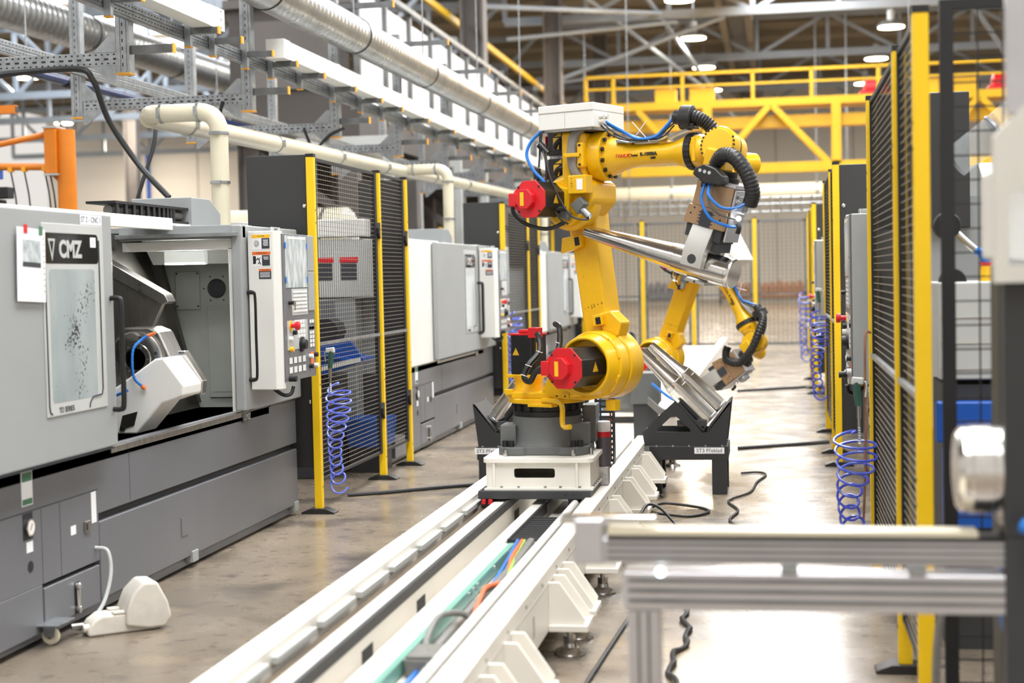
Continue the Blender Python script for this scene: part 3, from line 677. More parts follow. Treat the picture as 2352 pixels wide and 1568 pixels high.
    text('lettering', 'R-1000iA', 'ink', fa, basis((.458, -.0575, .224), (1, 0, 0), (0, 0, 1)), .026, .003, sx=.98, bold=.0006)
    text('lettering', '100F', 'ink', fa, basis((.482, -.054, .203), (1, 0, 0), (0, 0, 1)), .016, .004)
    part('forearm_seal', 'black', root, lambda b: b.lathe((.665, 0, .225), (1, 0, 0), [(0, .086), (.003, .092), (.035, .092), (.038, .086)], 40), M=LE)
    part('seal_studs', 'black', root, lambda b: [b.cyl((.672, .0905*math.cos(R(15*i)), .225+.0905*math.sin(R(15*i))), (.706, .0905*math.cos(R(15*i)), .225+.0905*math.sin(R(15*i))), .0045, n=6) for i in range(24)], M=LE)
    o = part('wrist_roll', Y, root, lambda b: b.lathe((.7, 0, .225), (1, 0, 0), [(0, .082), (.03, .084), (.05, .078), (.09, .06), (.13, .055), (.13, 0)], 32), M=LE)
    MB().box(.715, .735, -.085, -.07, .17, .29).build('scale_plate', Y, o, .003)
    # ---- wrist pivot and tool
    LT = LE@TR(.87, -.06, .25)@RY(toolang-pitch)
    LW = LE@TR(.865, 0, .225)
    AX = Vector((0, -.98, .17)).normalized()
    o = part('wrist_cover', Y, root, lambda b: b.lathe(AX*.03, AX, [(0, .094), (.055, .097), (.066, .092), (.068, .082), (.071, .08), (.072, 0)], 44), M=LW)
    part('cover_bolts', 'ink', o, lambda b: [b.cyl(AX*.095+frame_of(AX)[0]*.089*math.cos(R(i*13+aa))+frame_of(AX)[1]*.089*math.sin(R(i*13+aa)), AX*.101+frame_of(AX)[0]*.089*math.cos(R(i*13+aa))+frame_of(AX)[1]*.089*math.sin(R(i*13+aa)), .0055, n=6) for aa in (-80, 100) for i in range(9)])
    part('wrist_gap', 'black', root, lambda b: b.lathe(AX*.005, AX, [(0, .088), (.026, .09)], 40), M=LW)
    part('wrist_body', Y, root, lambda b: b.lathe(AX*-.09, AX, [(0, .07), (.03, .088), (.09, .09), (.096, .09)], 36), M=LW)
    part('wrist_motor_cover', Y, root, lambda b: b.lathe((.085, .15, -.07), (.5, .85, .0), [(-.1, .05), (-.04, .055), (.0, .052), (.012, .03)], 24), M=LW)
    MB().box(-.05, .07, -.06, .06, -.13, -.03).build('tool_knuckle', Y, root, .014, M=LT)
    part('tool_flange', 'black', root, lambda b: b.lathe((.06, 0, -.175), (0, 0, 1), [(0, .075), (.02, .075), (.024, .06), (.05, .06)], 28), M=LT)
    # ---- gripper
    g = MB().box(-.05, .17, -.075, .09, -.195, -.175).build('gripper_plate', 'alu', root, .003, M=LT)
    g = MB().box(-.043, .163, -.078, .08, -.316, -.196).build('gripper_upper_body', 'bronze', root, .003, M=LT)
    g = MB().prism([(-.055, -.316), (.16, -.316), (.164, -.405), (.158, -.41), (-.062, -.41), (-.066, -.4)], -.085, .09, 'y').build('gripper_body', 'bronze', root, .003, M=LT)
    b = MB().box(.02, .082, -.0865, -.085, -.41, -.33)
    for k in range(4):
        for s in (-1, 1):
            x = .051+s*.031; z = -.345-k*.016
            b.prism([(x, z+.006), (x+s*.016, z+.003), (x, z-.005)], -.0865, -.085, 'y')
    b.build('slot_plate', 'sticker_dark', g)
    part('body_screws', 'ink', g, lambda b: [b.cyl((x, -.0855, z), (x, -.0865, z), .005, n=8) for x, z in ((-.035, -.36), (.13, -.36), (-.02, -.33), (.12, -.335))])
    MB().box(-.05, .15, -.07, .085, -.475, -.41).build('gripper_guide', 'dark_steel', root, .004, M=LT)
    MB().box(.164, .176, -.07, .08, -.46, -.2).build('side_plate', 'alu', root, .003, M=LT)
    MB().box(.105, .15, -.06, .07, -.52, -.475).build('guide_block', 'dark_steel', root, .003, M=LT)
    for nm, y0, s in (('jaw', -.1, -1), ('jaw', .1, 1)):
        # profile in (y, z): bends over the shaft
        pr = [(s*.035, -.41), (s*.075, -.405), (s*.118, -.53), (s*.118, -.615), (s*.08, -.615), (s*.076, -.59), (s*.07, -.545)]
        j = MB().prism(pr, -.014, .103, 'x').build(nm, 'jaw_steel', root, .003, M=LT)
        part('jaw_hole', 'dark_steel', j, lambda b: b.cyl((.044, s*.1182, -.575), (.044, s*.119, -.575), .024, n=24))
    j = MB().prism([(-.03, -.684), (.05, -.684), (.118, -.62), (.118, -.7), (-.03, -.7)], -.014, .103, 'x').build('jaw_tip', 'jaw_steel', root, .003, M=LT)
    part('tip_hole', 'dark_steel', j, lambda b: b.cyl((.044, -.0305, -.692), (.044, -.0312, -.692), .006, n=14))
    # air fittings and sensor on the gripper flank
    part('air_fitting', 'chrome', root, lambda b: [b.cyl((.176, y, z), (.2, y, z), .012, n=10) for y, z in ((-.04, -.25), (.0, -.28), (-.03, -.34), (.03, -.31))], M=LT)
    o = MB().box(.176, .215, -.05, .02, -.3, -.225).build('valve_block', 'galv', root, .004, M=LT)
    part('valve_plug', 'black', o, lambda b: b.tube(spl([(.2, -.03, -.36), (.215, -.035, -.375), (.215, -.035, -.405)], 3), .012, 8))
    # ---- dress pack
    sp = MB().prism([(.27, .292), (.3, .29), (.34, .286), (.53, .286), (.7, .34), (.73, .342), (.73, .346), (.7, .346), (.53, .292), (.34, .292), (.27, .31)], -.06, -.0, 'y').build('hose_bracket', 'galv', root, .0015, M=LE)
    cl = part('hose_clamp', 'rubber', root, lambda b: b.lathe((.65, -.04, .395), (1, .1, -.1), [(-.01, .05), (-.008, .062), (.05, .064), (.055, .05)], 14), bev=.004, M=LE)
    MB().box(.66, .72, -.075, .0, .335, .36).build('clamp_foot', 'rubber', cl, .003)
    part('clamp_collar', 'rubber', cl, lambda b: b.lathe((.6, -.045, .4), (1, .1, -.1), [(0, .03), (.01, .037), (.05, .037), (.055, .03)], 14))
    cor = spl([(.66, -.04, .395), (.73, -.035, .385), (.78, -.02, .35), (.82, .0, .29), (.85, .03, .23)], 14)
    part('corrugated_hose', 'rubber', root, lambda b: b.tube(cor, .036, 14, rib=.14, ribn=3), M=LE)
    if lean < 0:
        c2 = spl([(.855, -.1, .14), (.91, -.135, .185), (.98, -.15, .17), (1.04, -.14, .09), (1.06, -.12, .0), (1.035, -.1, -.06)], 16)
        hc = MB().prism([(.775, .1), (.79, .13), (.84, .145), (.9, .12), (.94, .08), (.945, .05), (.92, .035), (.84, .05)], -.2, -.13, 'y').build('hose_clamp', 'rubber', root, .008, M=LE)
        part('clamp_screws', 'chrome', hc, lambda b: [b.lathe((x, -.2, z), (0, -1, 0), [(0, .009), (.002, .009), (.002, .004)], 10) for x, z in ((.82, .115), (.845, .107), (.87, .1))])
        part('hose_outlets', 'rubber', hc, lambda b: [b.cyl((x, -.16, .07), (x-.008, -.16, .035), .011, n=8) for x in (.82, .85, .88, .905)])
        part('corrugated_hose', 'rubber', root, lambda b: b.tube(c2, .038, 14, rib=.07, ribn=3), M=LE)
        for pts in ([(.83, -.17, .05), (.825, -.2, -.03), (.87, -.2, -.12), (.94, -.16, -.16), (.965, -.12, -.165)],
                    [(.855, -.17, .05), (.87, -.21, -.01), (.93, -.2, -.07), (.99, -.16, -.075), (1.03, -.12, -.05)]):
            part('air_hose', 'hose_blue', root, lambda b: b.tube(spl(pts, 8), .0075, 8), M=LE)
        for d in (0, .012): part('signal_cable', 'cable_grey', root, lambda b: b.tube(spl([(.86+d, -.17, .05), (.855+d, -.2, -.04), (.9+d, -.18, -.1), (.97, -.13, -.13)], 8), .004, 6), M=LE)
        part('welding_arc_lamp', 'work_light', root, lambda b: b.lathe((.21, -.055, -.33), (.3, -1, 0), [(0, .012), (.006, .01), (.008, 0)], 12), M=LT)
    else:
        c2 = spl([(.66, -.04, .395), (.74, -.1, .42), (.83, -.16, .36), (.93, -.17, .23), (.97, -.15, .08), (.9, -.14, -.02), (.83, -.13, .0), (.8, -.12, .03)], 16)
        o = part('corrugated_hose', 'rubber', root, lambda b: b.tube(c2, .036, 12, rib=.14, ribn=3), M=LE)
    for k, pts in enumerate(([(.24, -.1, .4), (.31, -.1, .36), (.4, -.07, .305), (.5, -.06, .31), (.56, -.05, .36), (.6, -.045, .4)], [(.24, -.09, .39), (.33, -.09, .34), (.43, -.05, .3), (.52, -.05, .31), (.58, -.04, .38), (.61, -.04, .4)])):
        part('air_hose', 'hose_blue', root, lambda b: b.tube(spl(pts, 8), .008, 8), M=LE)
    for pts in ([(.22, -.12, .405), (.29, -.11, .34), (.38, -.075, .3), (.5, -.06, .305), (.6, -.045, .37)], [(.22, -.12, .38), (.28, -.12, .33), (.36, -.08, .298), (.52, -.05, .3), (.6, -.04, .36)]):
        part('signal_cable', 'cable', root, lambda b: b.tube(spl(pts, 8), .0045, 6), M=LE)
    for x, s in ((.36, 1), (.47, -1)): part('cable_tie', 'paper', root, lambda b: b.tube([(x, -.063, .285), (x+s*.095, -.07, .39)], .0022, 5), M=LE)
    # valve box on top
    bx = MB().box(-.11, .22, -.2, .12, .37, .455).build('valve_box', 'machine_white', root, .004, M=LE)
    MB().box(-.111, .221, -.201, .121, .455, .495).build('box_lid', 'machine_white', bx, .005)
    b = MB().box(-.11, .22, -.2006, -.2, .452, .4545).box(.05, .0525, -.2006, -.2, .375, .452)
    b.build('box_seams', 'seam', bx)
    for y, z in ((-.13, .425), (-.13, .4), (-.09, .428)): part('cable_gland', 'beige_plastic', bx, lambda b: b.cyl((.22, y, z), (.245, y, z), .013, n=10))
    MB().box(-.1, .2, -.18, .1, .36, .37).build('box_rail', 'galv', bx)
    # loose hoses at the elbow
    part('air_hose', 'hose_blue', root, lambda b: b.tube(spl([(-.1, -.19, .37), (-.15, -.22, .31), (-.16, -.24, .24), (-.11, -.25, .16), (-.05, -.25, .1), (-.02, -.24, .02), (.0, -.23, -.02)], 8), .0085, 8), M=LE)
    part('hose_elbow', 'black', root, lambda b: b.tube(spl([(.0, -.23, -.02), (.012, -.22, -.035), (.04, -.19, -.04)], 4), .013, 8), M=LE)
    for pts in ([(-.09, -.2, .36), (-.09, -.21, .3), (-.05, -.23, .2), (-.04, -.24, .05), (.02, -.23, -.08), (.06, -.2, -.12)], [(-.07, -.2, .3), (-.03, -.24, .16), (.03, -.24, .02), (.1, -.23, -.08), (.165, -.19, -.1), (.17, -.185, -.08)], [(-.1, -.2, .36), (-.105, -.2, .26), (-.1, -.22, .18)]):
        part('signal_cable', 'cable', root, lambda b: b.tube(spl(pts, 8), .0055, 6), M=LE)
    part('plug_coupling', 'motor_black', root, lambda b: b.cyl((-.1, -.21, .3), (-.055, -.2, .25), .02, n=10).cyl((-.115, -.22, .17), (-.105, -.22, .12), .022, n=10).cyl((-.105, -.22, .12), (-.06, -.22, .06), .013, n=8), M=LE)
    part('cable_loom', 'motor_black', root, lambda b: b.tube(spl([(-.14, -.3, .02), (-.2, -.31, .0), (-.2, -.31, -.06), (-.13, -.28, -.12), (-.05, -.22, -.14), (.02, -.17, -.11)], 8), .011, 8), M=LE)
    part('cable_loom', 'motor_black', root, lambda b: b.tube(spl([(.0, -.1, 1.2), (.04, -.13, 1.17), (.06, -.16, 1.1), (.03, -.22, 1.03), (.02, -.25, .97), (.07, -.27, .95), (.1, -.26, 1.0), (.15, -.25, 1.03), (.22, -.25, 1.03)], 8), .016, 8))
    part('cable_loom', 'motor_black', root, lambda b: b.tube(spl([(.05, .02, 1.24), (.1, -.02, 1.22), (.12, -.05, 1.14), (.12, -.09, 1.06), (.14, -.12, 1.0)], 8), .016, 8))
    part('cable_ties', 'paper', root, lambda b: [b.torus(p, (.3, .2, 1), .018, .002, 12, 4) for p in ((.06, -.16, 1.1), (.03, -.22, 1.03), (.02, -.25, .98), (.115, -.05, 1.14), (.12, -.09, 1.06))])
    return root, LT
A24 = R(-24)
rob1, LT1 = robot('industrial_robot', 'big yellow robot arm holding a tapered steel shaft, standing on the white carriage', (-1.23, 8.22, 0), A24, -8, 0, 16)
rob2, LT2 = robot('industrial_robot', 'yellow robot arm folded down behind the shaft rack', (-1.34, 13.73, -.27), A24, 22, 62, 55)
def shaft_mesh(name, label, M, L0=.69, L1=.19, grp='turned steel shafts'):
    t = thing(name, label, 'steel shaft', group=grp); t.matrix_world = M
    part('taper', 'turned', t, lambda b: b.lathe((-L0, 0, 0), (1, 0, 0), [(0, .0), (0, .027), (.004, .031), (.25, .048), (L0-.17, .0665), (L0-.165, .0665)], 56))
    part('shoulder', 'turned', t, lambda b: b.lathe((-.165, 0, 0), (1, 0, 0), [(0, .0665), (.001, .069), (.03, .0705), (.031, .0715), (.05, .0715), (.051, .073)], 56, cap=False))
    part('shank', 'turned', t, lambda b: b.lathe((-.114, 0, 0), (1, 0, 0), [(0, .073), (L1+.085, .074), (L1+.086, .0725), (L1+.094, .0725), (L1+.095, .0745), (L1+.108, .0745), (L1+.114, .071), (L1+.114, 0)], 56))
    return t
M1 = Matrix.LocRotScale(Vector((-1.23, 8.22, 0)), Matrix.Rotation(A24, 3, 'Z'), None)@LT1@TR(.044, 0, -.606)
shaft_mesh('tapered_shaft', 'tapered polished steel shaft clamped in the raised gripper', M1)
# ---- carriage under robot 1
t = thing('robot_carriage', 'white welded carriage with a slot opening, carrying the robot along the track', 'carriage', (-1.23, 7.88, 0))
def rrect(x0, x1, z0, z1, r, n=4):
    p = []
    for cx, cz, a in ((x1-r, z1-r, 0), (x0+r, z1-r, 90), (x0+r, z0+r, 180), (x1-r, z0+r, 270)):
        p += [(cx+r*math.cos(R(a+90*i/n)), cz+r*math.sin(R(a+90*i/n))) for i in range(n+1)]
    return p
n_ = len(rrect(0, 1, 0, 1, .1))
MB().prism(rrect(-.3, .285, 0, .66, .05), .53, .555, 'z').build('top_plate', 'white_paint', t, .003)
def rect_n(x0, x1, z0, z1): return rrect(x0, x1, z0, z1, .0005)
MB().ring(rect_n(-.275, .265, .4, .53), rrect(-.135, .08, .45, .5, .012), .025, .04, 'y').build('front_plate', 'white_paint', t)
MB().box(-.29, .28, .0, .66, .387, .4).build('bottom_flange', 'white_paint', t, .002)
for x in (-.285, .25): MB().box(x, x+.015, .04, .64, .4, .53).build('side_plate', 'white_paint', t)
for x in (-.245, .19): MB().box(x, x+.014, .005, .025, .4, .53).build('stiffener', 'white_paint', t, .002)
MB().box(-.27, .25, .6, .615, .4, .53).build('rear_plate', 'white_paint', t)
MB().box(-.32, .27, -.02, .62, .345, .387).build('base_bar', 'dark_steel', t, .003)
part('flange_bolts', 'galv', t, lambda b: [b.cyl((x, .012, .4), (x, .012, .409), .008, n=6) for x in (-.285, -.2, -.11, .03, .11, .21)]+[b.cyl((.275, y, .4), (.275, y, .409), .008, n=6) for y in (.08, .16, .24, .32, .4)])
part('bar_holes', 'ink', t, lambda b: [b.cyl((x, -.021, .366), (x, -.0205, .366), .005, n=8) for x in (.14, .18)])
for x in (-.3, -.265): MB().box(x, x+.02, -.03, .0, .318, .345).build('rail_wiper', 'red', t, .003)
MB().box(-.31, -.25, .0, .6, .3, .345).build('bearing_shoe', 'dark_steel', t)
MB().box(.15, .2, .0, .6, .3, .345).build('bearing_shoe', 'dark_steel', t)
# lubricator
t = thing('grease_cartridge', 'clear grease lubricator with a red ring beside the carriage', 'lubricator', (-.945, 8.35, .357))
MB().box(-.03, .03, -.04, .04, 0, .1).build('pump_block', 'alu', t, .004)
part('pump_fittings', 'steel', t, lambda b: [b.cyl((x, -.04, z), (x, -.052, z), .008, n=8) for x, z in ((-.01, .04), (.012, .03), (-.005, .07), (.01, .055))])
part('reservoir', 'grease', t, lambda b: b.cyl((0, 0, .1), (0, 0, .26), .04, n=24))
part('ring', 'red', t, lambda b: b.cyl((0, 0, .26), (0, 0, .29), .0405, n=24))
part('cap', 'pale_plastic', t, lambda b: b.lathe((0, 0, .29), (0, 0, 1), [(0, .041), (.05, .041), (.055, .038), (.055, 0)], 24))
# ================================================================== SHAFT RACKS
def rack(label, xc, s, labx):
    t = thing('shaft_rack', label, 'rack', (xc, 10.45, 0))
    def X(p): return [(s*x, z) for x, z in p]
    # coordinates as distance from the track centre line
    plate = [(.3, .327), (.28, .42), (.515, .635), (.535, .62), (.70, .43), (.725, .43), (.88, .63), (.885, .62), (.85, .327)]
    def tri(o): return [(.395, .425), (.605, .425), (.6, .44), (.51, .525), (.49, .525), (.4, .445)]
    tri6 = [(.39, .425), (.61, .425), (.61, .44), (.515, .53), (.485, .53), (.39, .445)]
    out6 = [(.3, .33), (.69, .33), (.69, .42), (.535, .61), (.515, .63), (.285, .42)]
    for y in (0, .42):
        MB().ring(X(out6), X(tri6), y, y+.012, 'y').build('cradle_plate', 'rack_black', t)
        MB().prism(X([(.69, .33), (.85, .33), (.885, .63), (.87, .62), (.725, .425), (.69, .42)]), y, y+.012, 'y').build('cradle_plate', 'rack_black', t)
    for (a, b_) in (((.53, .62), (.70, .43)), ((.725, .43), (.875, .62))):
        MB().bar((s*a[0], .22, a[1]), (s*b_[0], .22, b_[1]), .44, .012, roll=R(0)).build('cradle_bed', 'rack_black', t)
    MB().box(min(s*.33, s*.86), max(s*.33, s*.86), -.005, .44, .235, .327).build('cross_beam', 'rack_black', t, .003)
    for y in (-.004, .36):
        a, b_ = s*.75, s*.85; MB().box(min(a, b_), max(a, b_), y, y+.08, 0, .24).build('leg', 'rack_black', t, .003)
        a, b_ = s*.33, s*.41; MB().box(min(a, b_), max(a, b_), y, y+.08, 0, .24).build('leg', 'rack_black', t, .003)
    for y in (.1, .2, .3): MB().box(min(s*.3, s*.5), max(s*.3, s*.5), y, y+.02, .36, .38).build('slat', 'rack_black', t)
    MB().box(min(s*.52, s*.72), max(s*.52, s*.72), .02, .06, .46, .5).build('stop_bar', 'dark_steel', t, M=None)
    b = MB()
    for k in range(5): b.cyl((s*(.38+k*.11), -.006, .33), (s*(.38+k*.11), .006, .33), .007, n=6)
    b.build('rivets', 'galv', t)
    o = MB().box(labx-.1, labx+.1, -.0075, -.005, .278, .319).build('name_label', 'paper', t)
    text('label_print', 'ST3 Překlad', 'ink', o, basis((labx, -.008, .298), (1, 0, 0), (0, 0, 1)), .036, .0004)
    return t
rack('black sheet steel shaft rack with a white name label, right of the track end', -1.2, 1, .735)
rack('black sheet steel shaft rack partly hidden by the carriage, holding dark shafts', -1.2, -1, -.775)
def lay_shaft(tip, big, label, grp=None):
    tip, big = Vector(tip), Vector(big); d = (big-tip).normalized(); L = (big-tip).length
    M = basis(tip+d*(L-.19-.0), d, Vector((0, 1, 0)), None); z = d.cross(Vector((0, 1, 0))); M = basis(tip+d*(L-.19), d, (0, 1, 0), z)
    return shaft_mesh('tapered_shaft', label, M, L-.19, .19)
lay_shaft((-.93, 10.56, .97), (-.462, 10.56, .49), 'bright tapered steel shaft lying in the front notch of the black rack')
lay_shaft((-.875, 10.78, 1.0), (-.405, 10.78, .545), 'tapered steel shaft lying behind another in the black rack')
lay_shaft((-1.62, 10.6, .93), (-1.95, 10.6, .49), 'dull dark shaft leaning in the rack behind the robot carriage')
# ================================================================== CNC LATHES
def warn_sticker(parent, M, w_, h, head, headtxt, pict):
    """M: local frame, x right y up, sticker centre"""
    o = MB().box(-w_/2, w_/2, -h/2, h/2, 0, .001).build('warning_sticker', 'paper', parent, M=M)
    MB().box(-w_/2, w_/2, h/2-h*.22, h/2, .001, .0014).build('sticker_header', 'sticker_yellow' if head == 'y' else 'sticker_orange', o)
    text('sticker_title', headtxt, 'ink', o, TR(0, h/2-h*.11, .0014), h*.16, .0002)
    if pict:
        MB().box(.004, w_/2-.004, -h/2+.004, h/2-h*.24, .001, .0013).build('sticker_text_block', 'sticker_dark', o)
        b = MB()
        for k in range(6 if pict == 1 else 3): b.box(.012+.002*(k % 3), w_/2-.012-.002*(k % 2), h*.12-k*h*.075, h*.155-k*h*.075, .0013, .0015)
        b.build('text_lines', 'paper', o)
        b = MB(); c = Vector((-w_/4, -h*.1, .001))
        if pict == 1:
            for k in range(9): b.torus(c+Vector((math.cos(k*.8)*w_*.09, math.sin(k*.8)*h*.16, .0004)), (0, 0, 1), w_*.05, .0007, 10, 4)
        else:
            b.prism([(-w_*.46, -h*.34), (-w_*.3, -h*.3), (-w_*.3, h*.2), (-w_*.46, h*.22)], .001, .0016, 'z')
            for p in ([(-.2, .1), (-.12, -.05), (-.06, .12)], [(-.12, -.05), (-.1, -.2), (-.04, -.36)], [(-.1, -.2), (-.18, -.32)], [(-.3, -.05), (-.2, .02), (-.12, -.02)]):
                b.tube([(x*w_, y*h, .0014) for x, y in p], .0025, 5)
        b.build('pictogram', 'ink', o)
    else:
        MB().box(-w_/2, w_/2, -h/2, h/2-h*.22, .001, .0013).build('sticker_text_block', 'sticker_dark', o)
        b = MB()
        for k in range(5): b.box(-w_*.4, w_*.42-.004*(k % 2), h*.12-k*h*.11, h*.165-k*h*.11, .0013, .0015)
        b.build('text_lines', 'paper', o)
    return o
def loop_handle(t, x, y, z0, z1, r=.013, out=.055, m='black', dy=0.):
    return part('handle', m, t, lambda b: b.tube(spl([(x, y, z1), (x+out*.7, y+dy, z1), (x+out, y+dy, z1-.03), (x+out, y+dy, (z0+z1)/2), (x+out, y+dy, z0+.03), (x+out*.7, y+dy, z0), (x, y, z0)], 5), r, 10))
def lathe(label, yo, is_open, xo=0., flip=False):
    """all y below are those of the first lathe; yo shifts the machine along the row"""
    t = thing('cnc_lathe', label, 'machine', (xo, yo, 0), math.pi if flip else 0)
    ya, yb = 5.1, 9.53
    MB().box(-5, -3.14, ya+.05, yb-.02, 0, .1).build('plinth', 'black', t)
    MB().box(-5, -3.1, ya, yb, .1, .74).build('base_body', 'dark_steel', t)
    MB().box(-3.1, -3.06, 6.585, yb, .068, .425).build('lower_panel', 'machine_dark', t, .006)
    MB().box(-3.1, -3.06, ya, yb, .462, .76).build('upper_panel', 'machine_dark', t, .006)
    MB().box(-3.1, -3.058, ya, 6.575, .25, .575).build('side_panel', 'machine_dark', t, .004)
    MB().box(-3.1, -3.058, ya, 6.015, .05, .25).build('side_panel', 'machine_dark', t, .004)
    d = MB().box(-3.1, -3.056, 6.025, 6.565, .06, .232).build('chip_drawer', 'machine_dark', t, .004)
    part('drawer_handle', 'steel', d, lambda b: b.cyl((-3.05, 6.325, .08), (-3.05, 6.325, .18), .012, n=10).lathe((-3.056, 6.325, .18), (1, 0, 0), [(0, .018), (.015, .018), (.02, .01)], 12).lathe((-3.056, 6.325, .08), (1, 0, 0), [(0, .018), (.015, .018), (.02, .01)], 12))
    MB().box(-3.056, -3.0555, 6.3, 6.35, .06, .2).build('handle_recess', 'ink', d)
    b = MB()
    for yy in (6.02, 6.19): b.box(-3.0585, -3.0575, yy, yy+.003, .25, .57)
    b.box(-3.0605, -3.0595, 6.93, 6.933, .47, .74); b.box(-3.0585, -3.0575, ya, 6.57, .573, .576)
    b.build('panel_joints', 'ink', t)
    MB().box(-3.14, -3.095, ya, yb, .012, .068).build('floor_rail', 'machine_dark', t)
    for yy in (7.725, 9.48): MB().box(-3.095, -3.052, yy-.04, yy+.04, .03, .09).build('foot_clamp', 'machine_grey', t, .003)
    part('inspection_plate', 'machine_dark', t, lambda b: b.box(-3.06, -3.056, 7.555, 7.65, .19, .285))
    # gauge, labels on the side panel
    MB().box(-3.0585, -3.057, 5.86, 5.945, .46, .57).build('gauge_opening', 'ink', t)
    g = part('pressure_gauge', 'steel', t, lambda b: b.lathe((-3.057, 5.905, .51), (1, 0, 0), [(0, .034), (.012, .036), (.014, .03)], 24))
    part('gauge_face', 'dial', g, lambda b: b.cyl((-3.044, 5.905, .51), (-3.0425, 5.905, .51), .03, n=20)); part('gauge_needle', 'ink', g, lambda b: b.bar((-3.042, 5.895, .5), (-3.042, 5.912, .525), .002))
    MB().box(-3.0585, -3.0565, 5.885, 5.94, .405, .45).build('paper_label', 'paper', t)
    part('vent_hole', 'ink', t, lambda b: b.cyl((-3.0585, 5.915, .345), (-3.0565, 5.915, .345), .024, n=16))
    o = MB().box(-3.06, -3.058, 5.86, 5.955, .6, .742).build('inspection_card', 'paper', t); MB().box(-3.058, -3.0575, 5.865, 5.95, .7, .738).box(-3.058, -3.0575, 5.865, 5.95, .604, .628).build('card_band', 'green_paint', o)
    MB().box(-3.0585, -3.0565, 6.5, 6.55, .43, .57).build('paper_label', 'paper', t)
    MB().box(-3.0585, -3.0565, 6.29, 6.34, .41, .45).build('paper_label', 'paper', t)
    o = MB().box(-3.058, -3.05, 6.42, 6.475, .4, .45).build('lock_plate', 'brushed', t, .002); MB().box(-3.05, -3.049, 6.43, 6.445, .41, .44).build('lock_slot', 'ink', o)
    # sill
    o = MB().box(-3.07, -3.05, 6.72, 8.62, .722, .752).build('sill_strip', 'brushed', t, .002)
    q = MB().box(-3.05, -3.046, 8.5, 8.63, .69, .745).build('maker_plate', 'galv_dark', o); text('maker_letters', 'CMZ', 'steel', q, FX(-3.0455, 8.57, .717), .05)
    # rear body and top
    MB().box(-5, -3.85, ya, yb, .74, 1.82).build('rear_body', 'machine_grey', t)
    MB().box(-3.85, -3.1, ya, 5.6, .74, 1.82).build('spindle_cover', 'machine_grey', t)
    MB().box(-3.42, -3.38, ya, 8.36, 1.803, 1.872).build('top_rail', 'machine_white', t, .004)
    MB().box(-3.42, -3.36, ya, 7.3, 1.745, 1.76).build('door_track', 'machine_light', t)
    MB().box(-3.85, -3.42, ya, 7.1, 1.8, 1.83).build('roof_sheet', 'machine_light', t)
    MB().box(-3.08, -3.04, ya, 6.72, .75, 1.815).build('front_cover', 'machine_white', t, .01)
    # right hand bulkhead frame (looks along the row)
    G = 'machine_grey'
    MB().box(-3.75, -3.0, 8.45, 8.5, 1.752, 1.83).build('frame_top', G, t, .004)
    MB().box(-3.745, -3.02, 8.38, 8.45, 1.762, 1.785).build('frame_gutter', 'galv', t, .002)
    MB().box(-3.73, -3.02, 8.45, 8.5, 1.69, 1.742).build('frame_lintel', 'machine_white', t, .003)
    MB().box(-3.09, -3.055, 8.45, 8.5, .755, 1.7).build('frame_post', 'machine_white', t, .003)
    MB().box(-3.06, -3.0, 8.42, 8.64, .765, 1.828).build('corner_post', G, t, .01)
    MB().box(-3.06, -3.04, 8.425, 8.45, .77, 1.76).build('door_seal', 'galv', t)
    MB().box(-3.85, -3.04, 8.64, yb, .745, 1.825).build('tailstock_cover', G, t, .01) if False else None
    MB().box(-3.06, -3.02, 8.64, yb, .755, 1.828).build('front_cover', G, t, .01)
    MB().box(-3.85, -3.06, 8.5, yb, 1.8, 1.828).build('roof_sheet', G, t)
    MB().box(-3.85, -3.06, yb-.03, yb, .74, 1.8).build('end_sheet', G, t)
    # inner right wall
    iw = MB().box(-3.85, -3.06, 9.0, 9.03, .74, 1.8).build('inner_wall', 'interior', t)
    o = MB().box(-3.632, -3.476, 8.988, 9.0, 1.34, 1.572).build('wall_hatch', 'interior', iw, .004); MB().box(-3.61, -3.5, 8.986, 8.988, 1.38, 1.55).build('hatch_panel', 'interior', o)
    part('hatch_screws', 'ink', o, lambda b: [b.cyl((x, 8.986, z), (x, 8.988, z), .006, n=8) for x in (-3.62, -3.487) for z in (1.36, 1.56)])
    part('wall_port', 'ink', iw, lambda b: b.cyl((-3.369, 8.994, 1.466), (-3.369, 9.0, 1.466), .055, n=28)); part('port_rim', 'interior_dark', iw, lambda b: b.torus((-3.369, 8.995, 1.466), (0, 1, 0), .055, .004, 28, 6))
    part('port_screws', 'ink', iw, lambda b: [b.cyl((-3.369+.083*math.cos(R(a)), 8.997, 1.466+.083*math.sin(R(a))), (-3.369+.083*math.cos(R(a)), 9.0, 1.466+.083*math.sin(R(a))), .005, n=8) for a in range(0, 360, 60)])
    o = MB().box(-3.43, -3.08, 8.99, 9.0, .8, 1.363).build('wall_door', 'interior', iw, .004); MB().box(-3.405, -3.09, 8.988, 8.99, .835, 1.33).build('door_panel', 'interior', o)
    MB().prism([(-3.78, 1.8), (-3.06, 1.8), (-3.06, 1.615), (-3.69, 1.615)], 8.8, 9.0, 'y').build('ceiling_box', 'machine_light', t)
    wl = MB().box(-3.6, -3.345, 8.75, 8.8, 1.612, 1.692).build('work_lamp', 'work_lamp', t, .004)
    if is_open:
        l = bpy.data.lights.new('work_light', 'AREA'); l.shape = 'RECTANGLE'; l.size = .26; l.size_y = .08; l.energy = 13; l.color = (1, .98, .94)
        o = bpy.data.objects.new('work_light', l); col.objects.link(o); o.parent = wl; o.matrix_local = basis((-3.47, 8.745, 1.63), (1, 0, 0), (0, -.6, -.8), (0, .8, -.6))
        o.rotation_euler = (R(-50), 0, 0)
